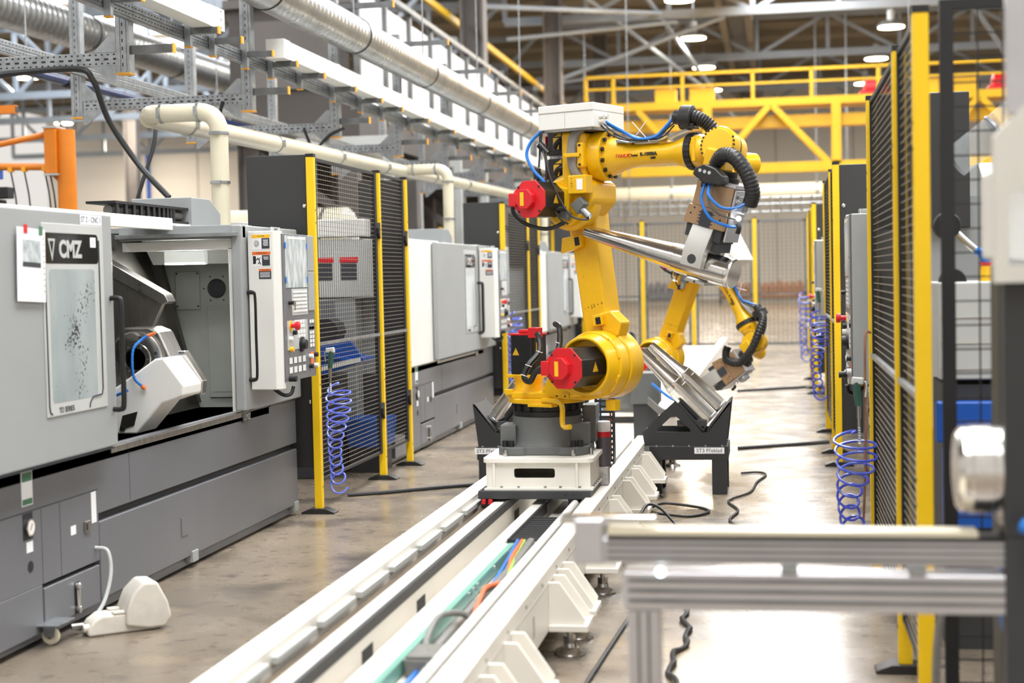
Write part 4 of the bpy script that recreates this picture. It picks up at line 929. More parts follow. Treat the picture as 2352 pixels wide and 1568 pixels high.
    # slanted bed cover, rear wall
    MB().prism([(-3.85, .74), (-3.5, .74), (-3.8, 1.8), (-3.85, 1.8)], 5.6, 9.0, 'y').build('slant_bed', 'interior_dark', t)
    MB().bar((-3.79, 8.93, 1.78), (-3.53, 8.93, .76), .05, .12).build('slant_rail', 'interior_dark', t)
    MB().box(-3.8, -3.06, 5.6, 9.0, .7, .74).build('chip_pan', 'interior_dark', t)
    if is_open:
        # telescopic way cover with pale edge trim
        o = MB().prism([(-3.62, 1.60), (-3.235, 1.42), (-3.335, 1.22), (-3.75, 1.15)], 7.86, 7.9, 'y').build('way_cover', 'brushed', t, .004)
        MB().prism([(-3.64, 1.66), (-3.6, 1.665), (-3.22, 1.445), (-3.2, 1.405), (-3.225, 1.39), (-3.26, 1.4), (-3.62, 1.59)], 7.82, 7.93, 'y').build('cover_trim', 'brushed', o, .006)
        part('trim_screws', 'ink', o, lambda b: [b.cyl((x, 7.817, z), (x, 7.82, z), .007, n=8) for x, z in ((-3.6, 1.635), (-3.36, 1.5), (-3.36, 1.47))])
        # turret, seen beside the door edge
        o = MB().prism([(-.13, -.05), (-.05, -.13), (.05, -.13), (.13, -.05), (.13, .05), (.05, .13), (-.05, .13), (-.13, .05)], 7.25, 7.4, 'y').build('turret', 'brushed', t, .008, M=TR(-3.52, 0, 1.3)@RY(12))
        for a in range(0, 360, 45): MB().box(-.03, .03, 7.2, 7.28, .1, .17).build('tool_holder', 'dark_steel', o, .004, M=RY(a))
        # hydraulic steady block with bore
        sb = MB().prism([(-.15, -.2), (.15, -.22), (.21, -.06), (.12, .14), (.06, .165), (-.08, .165), (-.17, .05)], 7.66, 7.86, 'y').build('steady_block', 'brushed', t, .012, M=TR(-3.315, 0, 1.11))
        part('steady_ring', 'steel', sb, lambda b: b.lathe((.0, 7.66, .0), (0, -1, 0), [(0, .145), (.022, .145), (.026, .138), (.026, .085), (.036, .083), (.036, .058), (.03, .055), (-.09, .05), (-.09, 0)], 48))
        part('ring_bolts', 'ink', sb, lambda b: [b.cyl((.115*math.cos(R(a)), 7.634, .115*math.sin(R(a))), (.115*math.cos(R(a)), 7.63, .115*math.sin(R(a))), .009, n=8) for a in range(15, 375, 60)])
        part('inner_bolts', 'dark_steel', sb, lambda b: [b.cyl((.07*math.cos(R(a)), 7.624, .07*math.sin(R(a))), (.07*math.cos(R(a)), 7.62, .07*math.sin(R(a))), .006, n=8) for a in range(0, 360, 60)])
        # white tailstock casting
        tb = MB().prism([(-3.56, .745), (-3.2, .745), (-3.06, .9), (-2.985+.04, .935), (-2.98+.04, .99), (-3.085+.04, 1.13), (-3.13+.04, 1.125), (-3.3, .985), (-3.44, .925), (-3.58, .89)], 7.35, 7.6, 'y').build('tailstock', 'machine_white', t, .012)
        MB().prism([(-3.07, 1.15), (-3.03, 1.15), (-2.935, .995), (-2.945, .925), (-2.985, .925), (-2.98, .985)], 7.6, 7.66, 'y').build('tailstock_slide', 'steel', tb, .004)
        MB().box(-3.4, -3.395, 7.345, 7.35, .76, 1.0, M=None).build('casting_rib', 'machine_light', tb)
        MB().prism([(-3.29, .765), (-3.21, .79), (-3.19, .86), (-3.27, .84)], 7.344, 7.35, 'y').build('casting_pocket', 'interior_dark', tb)
        part('pocket_screw', 'black', tb, lambda b: [b.cyl((x, 7.35, z), (x, 7.335, z), .014, n=10) for x, z in ((-3.27, .775), (-3.37, .765), (-3.45, .79))])
        # blue jointed coolant hose
        pts = spl([(-3.155, 7.33, .99), (-3.18, 7.3, 1.03), (-3.185, 7.29, 1.1), (-3.18, 7.3, 1.18), (-3.15, 7.34, 1.225), (-3.125, 7.36, 1.24)], 8)
        lh = part('coolant_hose', 'hose_blue', t, lambda b: b.tube(pts, .0085, 8, rib=.35, ribn=2))
        part('hose_nozzle', 'sticker_orange', lh, lambda b: b.cyl((-3.125, 7.36, 1.24), (-3.09, 7.365, 1.255), .011, .007, n=8)); part('hose_nozzle', 'sticker_orange', lh, lambda b: b.cyl((-3.155, 7.33, .99), (-3.14, 7.335, .975), .011, .008, n=8))
        part('coolant_elbow', 'hose_blue', t, lambda b: b.tube(spl([(-3.29, 7.33, .945), (-3.26, 7.31, .955), (-3.23, 7.33, .97)], 5), .008, 8))
        part('coolant_tube', 'steel', t, lambda b: b.tube(spl([(-3.62, 7.3, 1.4), (-3.5, 7.45, 1.3), (-3.42, 7.55, 1.27)], 5), .007, 6))
    # ---- sliding door
    dy = 0. if is_open else 1.75
    dr = MB().prism(rrect(5.5 if is_open else 6.5, 6.665+dy, .764, 1.822, .012), -3.035, -2.99, 'x').build('sliding_door', G, t, .012, 3)
    MB().box(-2.99, -2.985, 5.97+dy, 6.555+dy, .955, 1.765).build('door_glazing', 'machine_light', dr, .003)
    MB().prism(rrect(5.985+dy, 6.5+dy, 1.595, 1.725, .02), -2.985, -2.9845, 'x').build('tinted_band', 'tint_glass', dr)
    MB().prism(rrect(6.02+dy, 6.455+dy, 1.01, 1.572, .02), -2.985, -2.9845, 'x').build('window_pane', 'screen_dirty' if is_open else 'glass_grey', dr)
    part('glazing_trim', 'ink', dr, lambda b: [b.tube([(-2.984, y+dy, z) for y, z in pl], .0035, 5) for pl in ([(5.985, 1.6), (5.985, 1.0), (5.992, .975), (6.01, .965)], [(6.505, 1.7), (6.505, 1.04), (6.495, 1.015), (6.4, 1.01), (6.37, .985), (6.365, .965)])])
    text('series_letters', 'TD SERIES', 'ink', dr, FX(-2.984, 6.145+dy, .977), .033)
    MB().ring([(6.02+dy, 1.7), (6.085+dy, 1.7), (6.055+dy, 1.605)], [(6.033+dy, 1.69), (6.072+dy, 1.69), (6.055+dy, 1.632)], -2.9844, -2.984, 'x').build('logo_mark', 'machine_light', dr)
    text('maker_letters', 'CMZ', 'machine_light', dr, FX(-2.984, 6.225+dy, 1.654), .1, bold=.004)
    loop_handle(dr, -2.99, 6.625+dy, .935, 1.44, .012, .05)
    MB().box(-3.03, -2.9885, 5.56+dy*.6, 6.62+dy, .758, .764).build('door_gasket', 'ink', dr)
    if is_open:
        o = MB().box(-2.99, -2.9885, 6.34, 6.556, 1.768, 1.81).build('station_label', 'paper', dr); text('station_print', 'ST 2 - CNC 1', 'ink_navy', o, FX(-2.9884, 6.448, 1.789), .036)
        o = MB().box(-2.984, -2.983, 6.42, 6.475, 1.668, 1.712).build('number_label', 'paper', dr); text('number_print', '1', 'ink_red', o, FX(-2.9829, 6.448, 1.69), .03)
        ms = basis((-2.978, 5.85, 1.59), (0, .988, -.04), (0, .04, 1))
        o = MB().box(-.115, .125, -.15, .148, 0, .002).build('plastic_sleeve', 'paper', dr, M=ms)
        MB().box(-.07, .085, .0, .1, .002, .0026).build('printed_picture', 'screen', o); MB().box(-.07, .085, -.01, .01, .002, .0028).build('picture_strip', 'sticker_dark', o)
        MB().box(-.06, -.03, .125, .16, .002, .004).build('sleeve_clip', 'red', o); MB().box(.07, .1, .125, .16, .002, .004).build('sleeve_clip', 'green_paint', o)
        part('sleeve_holes', 'ink', o, lambda b: [b.cyl((.108+.0008*k, .11-k*.024, .002), (.108+.0008*k, .11-k*.024, .0024), .004, n=8) for k in range(10)])
    # ---- operator console
    c = MB().prism([(-2.99, 8.5), (-2.83, 8.47), (-2.8, 8.5), (-2.8, 8.56), (-2.99, 8.56)], .88, 1.79, 'z').build('console_side', 'machine_white', t, .006)
    warn_sticker(c, basis((-2.903, 8.4835, 1.727), (.983, -.184, 0), (0, 0, 1)), .118, .085, 'y', 'POZOR', 1)
    warn_sticker(c, basis((-2.903, 8.4835, 1.63), (.983, -.184, 0), (0, 0, 1)), .118, .085, 'o', 'VAROVÁNÍ', 2)
    warn_sticker(c, basis((-2.882, 8.4795, 1.545), (.983, -.184, 0), (0, 0, 1)), .08, .058, 'o', 'VAROVÁNÍ', 0)
    MB().box(-3.0, -2.8, 8.56, 9.14, .92, 1.775).build('console_body', 'machine_grey', t, .006)
    f = MB().box(-2.8, -2.793, 8.53, 9.13, .92, 1.775).build('console_face', 'machine_dark', t, .003)
    MB().box(-2.793, -2.79, 8.575, 8.99, 1.462, 1.765).build('display', 'screen', f)
    MB().box(-2.79, -2.7895, 8.62, 8.96, 1.745, 1.758).build('display_light', 'machine_white', f)
    for z in (1.69, 1.49):
        for yy in (8.565, 8.975): MB().box(-2.79, -2.789, yy, yy+.025, z, z+.035).build('blue_tape', 'hose_blue', f)
    MB().box(-2.793, -2.789, 9.0, 9.125, 1.56, 1.77).build('side_shield', 'machine_grey', f, .002); MB().box(-2.793, -2.789, 9.0, 9.125, 1.32, 1.555).build('side_shield', 'machine_grey', f, .002)
    MB().box(-2.793, -2.7915, 8.68, 8.985, 1.3, 1.455).build('keypad_plate', 'machine_light', f)
    b = MB()
    for r_ in range(6):
        for k in range(10): b.box(-2.7915, -2.788, 8.7+k*.027, 8.72+k*.027, 1.318+r_*.0225, 1.33+r_*.0225)
    kk = b.build('key_rows', 'key_white', f); kk['kind'] = 'stuff'
    MB().box(-2.793, -2.7915, 8.58, 8.97, 1.1, 1.27).build('switch_plate', 'machine_light', f)
    b = MB()
    for (y0, z0, n1, n2) in ((8.72, 1.225, 4, 2), (8.78, 1.165, 3, 2), (9.01, 1.245, 2, 1), (9.01, 1.205, 2, 1), (9.01, 1.1, 2, 5)):
        for i in range(n1):
            for j in range(n2): b.box(-2.7915, -2.7895, y0+i*.05, y0+i*.05+.036, z0+j*.026, z0+j*.026+.02)
    for i in range(4):
        for j in range(2): b.box(-2.7915, -2.7895, 8.6+i*.085, 8.6+i*.085+.055, .965+j*.055, 1.0+j*.055)
    kk = b.build('button_caps', 'key_white', f); kk['kind'] = 'stuff'
    o = part('emergency_stop', 'red', f, lambda b: b.lathe((-2.793, 8.645, 1.24), (1, 0, 0), [(0, .013), (.03, .013), (.032, .024), (.05, .026), (.055, .02), (.056, 0)], 20)); part('stop_collar', 'sticker_yellow', o, lambda b: b.cyl((-2.793, 8.645, 1.24), (-2.789, 8.645, 1.24), .032, n=20))
    part('hand_dial', 'black', f, lambda b: b.lathe((-2.793, 8.84, 1.125), (1, 0, 0), [(0, .045), (.012, .045), (.014, .03), (.035, .028), (.036, 0)], 24))
    for (yy, z, m_) in ((8.62, 1.165, 'key_white'), (8.625, 1.105, 'sticker_yellow'), (8.69, 1.2, 'black'), (9.0, 1.045, 'key_white'), (9.1, 1.05, 'black'), (9.0, .985, 'black'), (9.1, .985, 'key_white')):
        part('push_button', m_, f, lambda b: b.cyl((-2.793, yy, z), (-2.77, yy, z), .014, n=12))
    MB().box(-2.793, -2.791, 9.02, 9.08, .99, 1.07).build('caution_label', 'sticker_orange', f)
    part('key_switch', 'black', f, lambda b: b.cyl((-2.793, 8.625, 1.375), (-2.765, 8.625, 1.375), .012, n=10).cyl((-2.793, 8.6, .935), (-2.75, 8.6, .935), .018, n=10))
    part('key', 'steel', f, lambda b: b.box(-2.765, -2.763, 8.625, 8.665, 1.355, 1.385).box(-2.765, -2.763, 8.64, 8.66, 1.33, 1.355))
    part('console_handle', 'black', t, lambda b: b.tube(spl([(-2.9, 8.6, .885), (-2.84, 8.62, .84), (-2.8, 8.64, .845), (-2.79, 8.66, .885)], 5), .011, 8))
    MB().box(-2.93, -2.87, 8.6, 8.75, 1.79, 1.812).build('indicator_block', 'machine_grey', t, .003)
    o = MB().box(-2.87, -2.865, 8.56, 8.72, 1.775, 1.815).build('counter', 'machine_light', t); text('counter_digits', '1055', 'ink', o, FX(-2.8645, 8.64, 1.795), .036)
    loop_handle(t, -3.0, 8.5, .94, 1.44, .012, .05)
    part('console_handle', 'black', t, lambda b: b.tube(spl([(-2.93, 9.14, 1.47), (-2.93, 9.17, 1.46), (-2.93, 9.175, 1.4), (-2.93, 9.175, 1.27), (-2.93, 9.17, 1.21), (-2.93, 9.14, 1.2)], 5), .016, 10))
    # ---- on the roof
    MB().prism([(8.76, 1.828), (8.76, 2.012), (9.06, 2.012), (9.24, 1.93), (9.24, 1.828)], -3.8, -3.42, 'x').build('roof_box', G, t, .006)
    if is_open:
        b = MB()
        for k in range(11):
            y = 7.75+k*(.118-.004*k)
            b.box(-3.46, -3.445, y, y+.03, 1.862, 1.935)
        ch = b.build('cable_chain', 'black', t)
        for z in (1.85, 1.933): MB().box(-3.61, -3.442, 7.73, 8.76, z, z+.014).build('chain_band', 'black', ch)
        part('corrugated_conduit', 'cable_grey', ch, lambda b: b.tube([(-3.5, 7.76+i*.012, 1.9) for i in range(84)], .03, 12, rib=.1, ribn=2))
        MB().box(-3.62, -3.43, 7.7, 8.76, 1.835, 1.849).build('chain_tray', 'machine_white', t)
    return t
def dirty_glass():
    m = mat('screen_dirty', (172, 180, 178), .14, var=0, c2=(146, 156, 156), scale=4, stretch=(1, 1, .5)); nt = m.node_tree; N = nt.nodes; L = nt.links
    b = N['Principled BSDF']; old = b.inputs['Base Color'].links[0].from_socket
    tc = N.new('ShaderNodeTexCoord'); nz = N.new('ShaderNodeTexNoise'); nz.inputs['Scale'].default_value = 70; nz.inputs['Detail'].default_value = 2
    n2 = N.new('ShaderNodeTexNoise'); n2.inputs['Scale'].default_value = 5; mu = N.new('ShaderNodeMath'); mu.operation = 'MULTIPLY'
    L.new(tc.outputs['Object'], nz.inputs[0]); L.new(tc.outputs['Object'], n2.inputs[0]); L.new(nz.outputs[0], mu.inputs[0]); L.new(n2.outputs[0], mu.inputs[1])
    rp = N.new('ShaderNodeMapRange'); rp.inputs[1].default_value = .345; rp.inputs[2].default_value = .38; L.new(mu.outputs[0], rp.inputs[0])
    mx = N.new('ShaderNodeMix'); mx.data_type = 'RGBA'; L.new(rp.outputs[0], mx.inputs[0]); L.new(old, mx.inputs[6]); mx.inputs[7].default_value = (*lin((58, 62, 66)), 1)
    L.new(mx.outputs[2], b.inputs['Base Color'])
dirty_glass()
mat('glass_grey', (206, 211, 212), .12, var=.04, scale=2)
lathe('grey and white CNC lathe with its door slid open and paper sheet on the door', 0, True)
lathe('closed grey and white CNC lathe between two mesh fences', 7.0, False)
lathe('closed CNC lathe furthest along the row, half hidden by the robot', 14.0, False)
lathe('closed CNC lathe behind the near right fence, its console facing the aisle', 17.05, False, -2.43, True)
lathe('closed CNC lathe on the right, standing beyond the first right hand one', 24.05, False, -2.43, True)
# foot pedal
t = thing('foot_pedal', 'cream hooded foot pedal on the concrete in front of the open lathe', 'foot pedal', (-2.83, 6.28, 0), R(38))
MB().prism([(-.16, 0), (.15, 0), (.15, .06), (.0, .085), (-.1, .085), (-.14, .06), (-.16, .03)], -.065, .065, 'y').build('body', 'pedal', t, .012, 3)
MB().prism([(.0, .03), (.0, .1), (.03, .17), (.08, .215), (.14, .21), (.185, .12), (.2, .05), (.17, .01), (.1, .01)], -.085, .085, 'y').build('hood', 'pedal', t, .014, 3)
for y in (-.045, .045): MB().box(-.05, .0, y-.02, y+.02, .085, .095).build('hinge_lug', 'pedal', t, .003)
part('cable_gland', 'brushed', t, lambda b: b.cyl((-.16, .03, .035), (-.21, .03, .035), .014, n=10)); part('blanking_plug', 'pedal', t, lambda b: b.cyl((-.15, -.035, .035), (-.175, -.035, .035), .018, n=12))
cable('pedal_cable', [(-3.06, 6.53, .315), (-3.0, 6.53, .3), (-2.975, 6.5, .2), (-2.98, 6.42, .08), (-3.0, 6.3, .02), (-3.02, 6.26, .014), (-3.0, 6.33, .02), (-2.985, 6.385, .035)], .009, 'machine_light', 'pale grey cable hanging from the lathe base to the foot pedal', k=8)
t = thing('castor_trolley', 'low castor wheel and bracket peeping out under the open lathe', 'castor', (-3.02, 6.0, 0))
part('wheel', 'cream', t, lambda b: b.lathe((0, -.012, .038), (0, 1, 0), [(0, .03), (.003, .037), (.021, .037), (.024, .03)], 24)); part('hub', 'steel', t, lambda b: b.cyl((0, -.016, .038), (0, .016, .038), .012, n=10))
MB().prism([(-.02, .035), (.02, .035), (.03, .085), (-.03, .085)], -.02, -.014, 'y').prism([(-.02, .035), (.02, .035), (.03, .085), (-.03, .085)], .014, .02, 'y').build('fork', 'galv', t); MB().box(-.1, .05, -.05, .12, .085, .09).build('plate', 'galv', t)
# ================================================================== OVERHEAD SERVICES
def slots(b, x, y0, y1, z, face='x', step=.05, w_=.02, h=.006):
    k = y0
    while k < y1:
        if face == 'x': b.box(x-.0006, x+.0006, k, k+w_, z-h/2, z+h/2)
        elif face == 'y': b.box(k, k+w_, x-.0006, x+.0006, z-h/2, z+h/2)
        else: b.box(x-h/2, x+h/2, z-.0006, z+.0006, k, k+w_)
        k += step
AY = [9.2, 11.5, 13.9, 16.3, 18.7, 21.1, 23.5, 25.9, 28.3]
def hanger_frame(i, y):
    lb = ['galvanised cable tray hanger frame over the open lathe, with the black hose tied along it', 'galvanised cable tray hanger frame crossing behind the cream pipe elbow', 'galvanised cable tray hanger frame above the first mesh fence gate'][i] if i < 3 else 'galvanised cable tray hanger frame in the row beside the mezzanine'
    t = thing('hanger_frame', lb, 'hanger', (0, y, 0), 0, 'cable tray hangers')
    for X in (-4.0, -5.4):
        p = MB().box(X-.045, X+.045, -.04, .04, 2.82, 4.12 if i > 2 else 5.2).build('drop_profile', 'galv', t, .003)
        for s in (-.02, .02): MB().box(X+s-.006, X+s+.006, -.045, -.04, 2.83, 4.1).build('profile_rib', 'galv', p)
        b = MB(); slots(b, X, 2.86, 4.1, -.0405, 'z', .05, .022, .007); b.build('profile_slots', 'ink', p)
        MB().box(X-.047, X+.047, -.046, .042, 2.812, 2.822).build('end_cap', 'cap_orange', p)
    o = MB().box(-6.4 if i == 0 else -5.36, -4.04, -.025, .025, 2.87, 2.955).build('cross_profile', 'galv', t, .003)
    b = MB(); slots(b, -.0255, -6.35 if i == 0 else -5.33, -4.06, 2.912, 'y', .06, .028, .012)
    for z in (2.885, 2.94): slots(b, -.0255, -6.35 if i == 0 else -5.33, -4.06, z, 'y', .04, .012, .009)
    b.build('profile_slots', 'ink', o)
    for X, s in ((-4.05, -1), (-5.35, 1)):
        if i == 0 and s == 1: continue
        MB().prism([(X, 2.87), (X, 2.76), (X+s*.03, 2.76), (X+s*.17, 2.87)], -.03, -.024, 'y').build('gusset', 'galv', t)
        MB().prism([(X, 2.955), (X, 3.07), (X+s*.03, 3.07), (X+s*.15, 2.955)], -.03, -.024, 'y').build('gusset', 'galv', t)
    a = MB().box(-3.955, -3.68, -.02, .02, 2.94, 2.99).build('bracket_arm', 'galv_dark', t, .002); MB().box(-3.68, -3.672, -.022, .022, 2.935, 2.995).build('arm_cap', 'cap_orange', a)
    if i > 0:
        a = MB().box(-3.955, -3.43, -.02, .02, 3.99, 4.04).build('bracket_arm', 'galv_dark', t, .002); MB().box(-3.43, -3.42, -.022, .022, 3.985, 4.045).build('arm_cap', 'cap_orange', a)
    return t
for i, y in enumerate(AY): hanger_frame(i, y)
def long_rail(X, z, y0, y1, label):
    t = thing('tray_rail', label, 'rail', (X, 0, z))
    for dz in (-.045, .0): MB().box(.045, .075, y0, y1, dz, dz+.04).build('profile', 'galv', t, .003)
    b = MB(); slots(b, .0755, y0, min(y1, 19), .02); slots(b, .0755, y0, min(y1, 19), -.025); b.build('profile_slots', 'ink', t)
    MB().box(.04, .08, y0, y1, -.06, -.05).build('lower_flange', 'galv', t)
    return t
long_rail(-4.0, 3.2, 6.5, 31, 'slotted galvanised rail running along the hanger frames under the white trunking')
long_rail(-5.4, 3.2, 6.5, 31, 'slotted galvanised rail on the rear side of the hanger frames')
CAPY = [8.75, 10.02, 10.48, 11.16, 11.75, 12.5, 13.47, 14.4, 15.22, 16.4, 17.78, 19, 20.3, 21.6, 23, 24.4, 26]
b0 = None
for y in CAPY:
    lb = 'short galvanised cantilever bracket with orange end caps on the slotted rail'
    if b0 is None:
        b0 = t = thing('cantilever_bracket', lb, 'bracket', (-3.9, y, 3.2), 0, 'cantilever brackets under the trunking')
        MB().box(-.022, .022, -.022, .022, -.1, .09).build('clip_profile', 'galv', t, .002); MB().box(-.024, .024, -.024, .024, -.108, -.1).build('end_cap', 'cap_orange', t)
        MB().box(.022, .215, -.02, .02, -.02, .022).build('arm', 'galv_dark', t, .002); MB().box(.215, .224, -.022, .022, -.024, .026).build('arm_cap', 'cap_orange', t)
    else: t = copy_tree(b0); t.location.y = y
def trunking(y0, y1, label):
    t = thing('cable_trunking', label, 'trunking', (-3.79, 0, 3.24))
    y = y0; k = 0
    while y < y1-.05:
        e = min(y+1.15, y1); MB().box(-.07, .07, y, e-.006, -.015, .125).build('section', 'machine_white', t, .004)
        if k % 2: MB().box(-.073, .073, y+.3, y+.42, -.018, .128).build('joint_sleeve', 'machine_white', t, .003)
        y = e; k += 1
    MB().box(-.074, .074, y0-.012, y0+.14, -.02, .13).build('end_sleeve', 'machine_white', t, .003); MB().box(-.074, .074, y1-.14, y1+.012, -.02, .13).build('end_sleeve', 'machine_white', t, .003)
    part('sleeve_screws', 'brushed', t, lambda b: [b.cyl((.074, y1-.06, z), (.077, y1-.06, z), .008, n=8) for z in (0, .055, .11)])
    return t
trunking(6.2, 10.22, 'white cable trunking ending above the open lathe')
trunking(11.55, 29, 'long white cable trunking running beside the spiral duct above the fences')
# ---- spiral ducts
def spiral(X, z, y0, y1, r, slope, collars, label, pitch=.11):
    t = thing('spiral_duct', label, 'duct', (X, 0, z)); pts = []; n = int((y1-y0)/pitch)
    prof = []
    for i in range(n):
        prof += [(i*pitch, r), (i*pitch+.006, r*1.006), (i*pitch+.016, r*1.006), (i*pitch+.022, r)]
    d = Vector((0, 1, slope)).normalized()
    part('tube', 'duct', t, lambda b: b.lathe((0, y0, slope*(y0-14)), d, prof, 28))
    for y in collars: part('collar', 'rubber', t, lambda b: b.lathe((0, y, slope*(y-14)), d, [(-.012, r), (-.012, r*1.035), (.012, r*1.035), (.012, r)], 28))
    for y in collars: part('hanger_rod', 'galv', t, lambda b: b.cyl((0, y, slope*(y-14)+r), (0, y, 3.2 if X > -5 else 4.5), .008, n=6))
    return t
spiral(-3.75, 3.72, 9, 34, .165, .0075, (11.2, 13.7, 16.5, 19.6, 23), 'bright galvanised spiral duct running in front of the white mezzanine panels')
spiral(-8.9, 4.75, 13, 42, .24, .011, (19.2, 22.2, 27), 'dark galvanised spiral duct hanging behind the cable tray frames', .14)
t = thing('blue_pipe', 'dark blue pipe hanging beneath the left spiral duct', 'pipe', (-7.4, 0, 3.66))
mat('pipe_blue', (26, 44, 86), .25, var=.05); mat('paint_blue', (40, 92, 190), .4, var=.04)
part('tube', 'pipe_blue', t, lambda b: b.cyl((0, 12, 0), (0, 21.7, .03), .05, n=16))
part('coupling', 'black', t, lambda b: b.cyl((0, 15.45, 0), (0, 15.6, 0), .057, n=16))
for y in (14.6, 17, 20): part('hanger_rod', 'galv', t, lambda b: b.cyl((0, y, .05), (0, y, 7.7), .008, n=6))
# ---- cream extraction pipes
t = thing('extraction_pipe', 'cream plastic extraction pipe with clamped elbows along the lathe row', 'pipe', (0, 0, 0))
def zp(y): return 2.58+.0125*(y-9.25)
part('main_run', 'cream', t, lambda b: b.tube([(-4.0, y, zp(y)) for y in (9.55, 13, 18, 24, 30)], .07, 20))
def clampring(c, d, r, nm='pipe_clamp'):
    o = part(nm, 'galv', t, lambda b: b.lathe(Vector(c)-Vector(d)*.008, d, [(0, r), (0, r+.007), (.016, r+.007), (.016, r)], 24))
    u, v = frame_of(d); part('clamp_bolt', 'galv', o, lambda b: b.bar(Vector(c)+u*(r+.015)-v*.03, Vector(c)+u*(r+.015)+v*.03, .018).bar(Vector(c)-u*(r+.015)-v*.03, Vector(c)-u*(r+.015)+v*.03, .018))
for y in (10.2, 12.1, 13.9, 15.6, 17.9, 19.9): clampring((-4.0, y, zp(y)), (0, 1, 0), .07)
for k, yb_ in enumerate((9.47, 16.47, 23.47)):
    z = zp(yb_)+.01; r = .058
    if k == 0: pts = [(-4.0, yb_+.16, z-.01)]+[(-4.0+.1*(1-math.cos(R(a))), yb_+.1*(1-math.sin(R(a)))+.0, z) for a in range(0, 91, 15)]
    else: pts = [(-4.0, yb_, z)]
    pts += [(-3.62, yb_, z)]+[(-3.62+.12*math.sin(R(a)), yb_, z-.12*(1-math.cos(R(a)))) for a in range(15, 91, 15)]+[(-3.5, yb_, 2.2), (-3.5, yb_, 1.83)]
    part('branch', 'cream', t, lambda b: b.tube(pts, r, 22))
    for c, d in (((-3.88, yb_, z), (1, 0, 0)), ((-3.63, yb_, z), (1, 0, 0)), ((-3.5, yb_, z-.14), (0, 0, 1)), ((-3.5, yb_, 2.14), (0, 0, 1))): clampring(c, d, r)
for y in (10.95, 13.2, 18.9): part('pipe_prop', 'galv', t, lambda b: b.cyl((-4.0, y, (1.9 if y < 12 else 1.83) if y < 15 else .0), (-4.0, y, zp(y)-.07), .014, n=8))
# ---- hoses and cables overhead
cable('hanging_hose', [(-5.6, 9.15, 2.8), (-4.9, 9.13, 2.83), (-4.72, 9.13, 2.845), (-4.3, 9.14, 2.855), (-4.2, 9.16, 2.78), (-4.12, 9.2, 2.53), (-3.95, 9.25, 2.25), (-3.74, 9.2, 2.04)], .019, 'cable', 'thick black hose hanging from the near hanger frame down to the lathe roof', k=10)
cable('hanging_hose', [(-4.75, 11.47, 2.86), (-4.74, 11.4, 2.6), (-4.8, 11.3, 2.3), (-4.88, 11.2, 1.95)], .016, 'cable', 'black cable dropping behind the lathe beside the thick hose', k=8)
cable('hanging_hose', [(-4.62, 11.47, 2.9), (-4.55, 11.45, 2.72), (-4.4, 11.45, 2.66), (-4.25, 11.46, 2.76), (-4.2, 11.47, 2.9)], .014, 'cable', 'black cable sagging in a loop under the second hanger frame', k=8)
cable('hanging_hose', [(-4.3, 13.87, 2.9), (-4.2, 13.85, 2.72), (-4.05, 13.85, 2.84), (-3.9, 13.85, 2.9)], .014, 'cable', 'black cable sagging in a loop above the solid black panel', k=8)
# ---- orange jib crane
t = thing('jib_crane', 'orange pillar jib crane with two arms behind the open lathe', 'jib crane', (-6.72, 14, 0))
part('pillar', 'orange', t, lambda b: b.cyl((0, 0, 0), (0, 0, 3.0), .09, n=20))
MB().box(-.17, -.05, -.12, .08, 2.58, 3.02).build('slew_head', 'orange', t, .008)
MB().prism([(-.16, 2.58), (.02, 2.58), (.02, 2.4)], -.02, .02, 'y').build('gusset', 'orange', t)
part('tie_tube', 'orange', t, lambda b: b.cyl((-.14, -.02, 2.97), (-2.4, -.02, 2.6), .03, n=12)); part('boom', 'orange', t, lambda b: b.cyl((-.14, -.02, 2.65), (-2.4, -.02, 2.72), .035, n=12))
for z in (2.57, 3.02): MB().box(-.18, -.04, -.13, .09, z-.008, z+.008).build('head_plate', 'machine_light', t)
o = MB().box(-.85, -.68, -.07, .05, 2.55, 2.66).build('trolley', 'paint_blue', t, .01); MB().box(-.84, -.58, -.08, .06, 2.36, 2.47).build('hoist', 'black', t, .01); MB().box(-.8, -.66, -.08, .06, 2.2, 2.35).build('hoist_control', 'black', t, .01); part('hoist_chain', 'cable', t, lambda b: b.cyl((-.76, 0, 1.9), (-.76, 0, 2.6), .008, n=6))
for x in (-.56, -.42, -.21, -.16):
    part('festoon_cable', 'cable', t, lambda b: b.tube(spl([(x, -.04, 2.63), (x+.04, -.04, 2.4), (x+.06, -.04, 2.2), (x+.09, -.04, 2.12)], 5), .008, 6)); MB().box(x-.02, x+.02, -.06, .0, 2.61, 2.66).build('festoon_clip', 'cap_orange', t)
t = thing('jib_crane', 'stub of an orange square crane boom near the blue pipe', 'jib crane', (-7.6, 14.2, 0)); MB().box(-.6, .28, -.04, .04, 3.2, 3.28).build('boom', 'orange', t); MB().box(.26, .285, -.03, .03, 3.21, 3.27).build('boom_end', 'dark_steel', t); part('pillar', 'orange', t, lambda b: b.cyl((-.5, 0, 0), (-.5, 0, 3.2), .07, n=16))
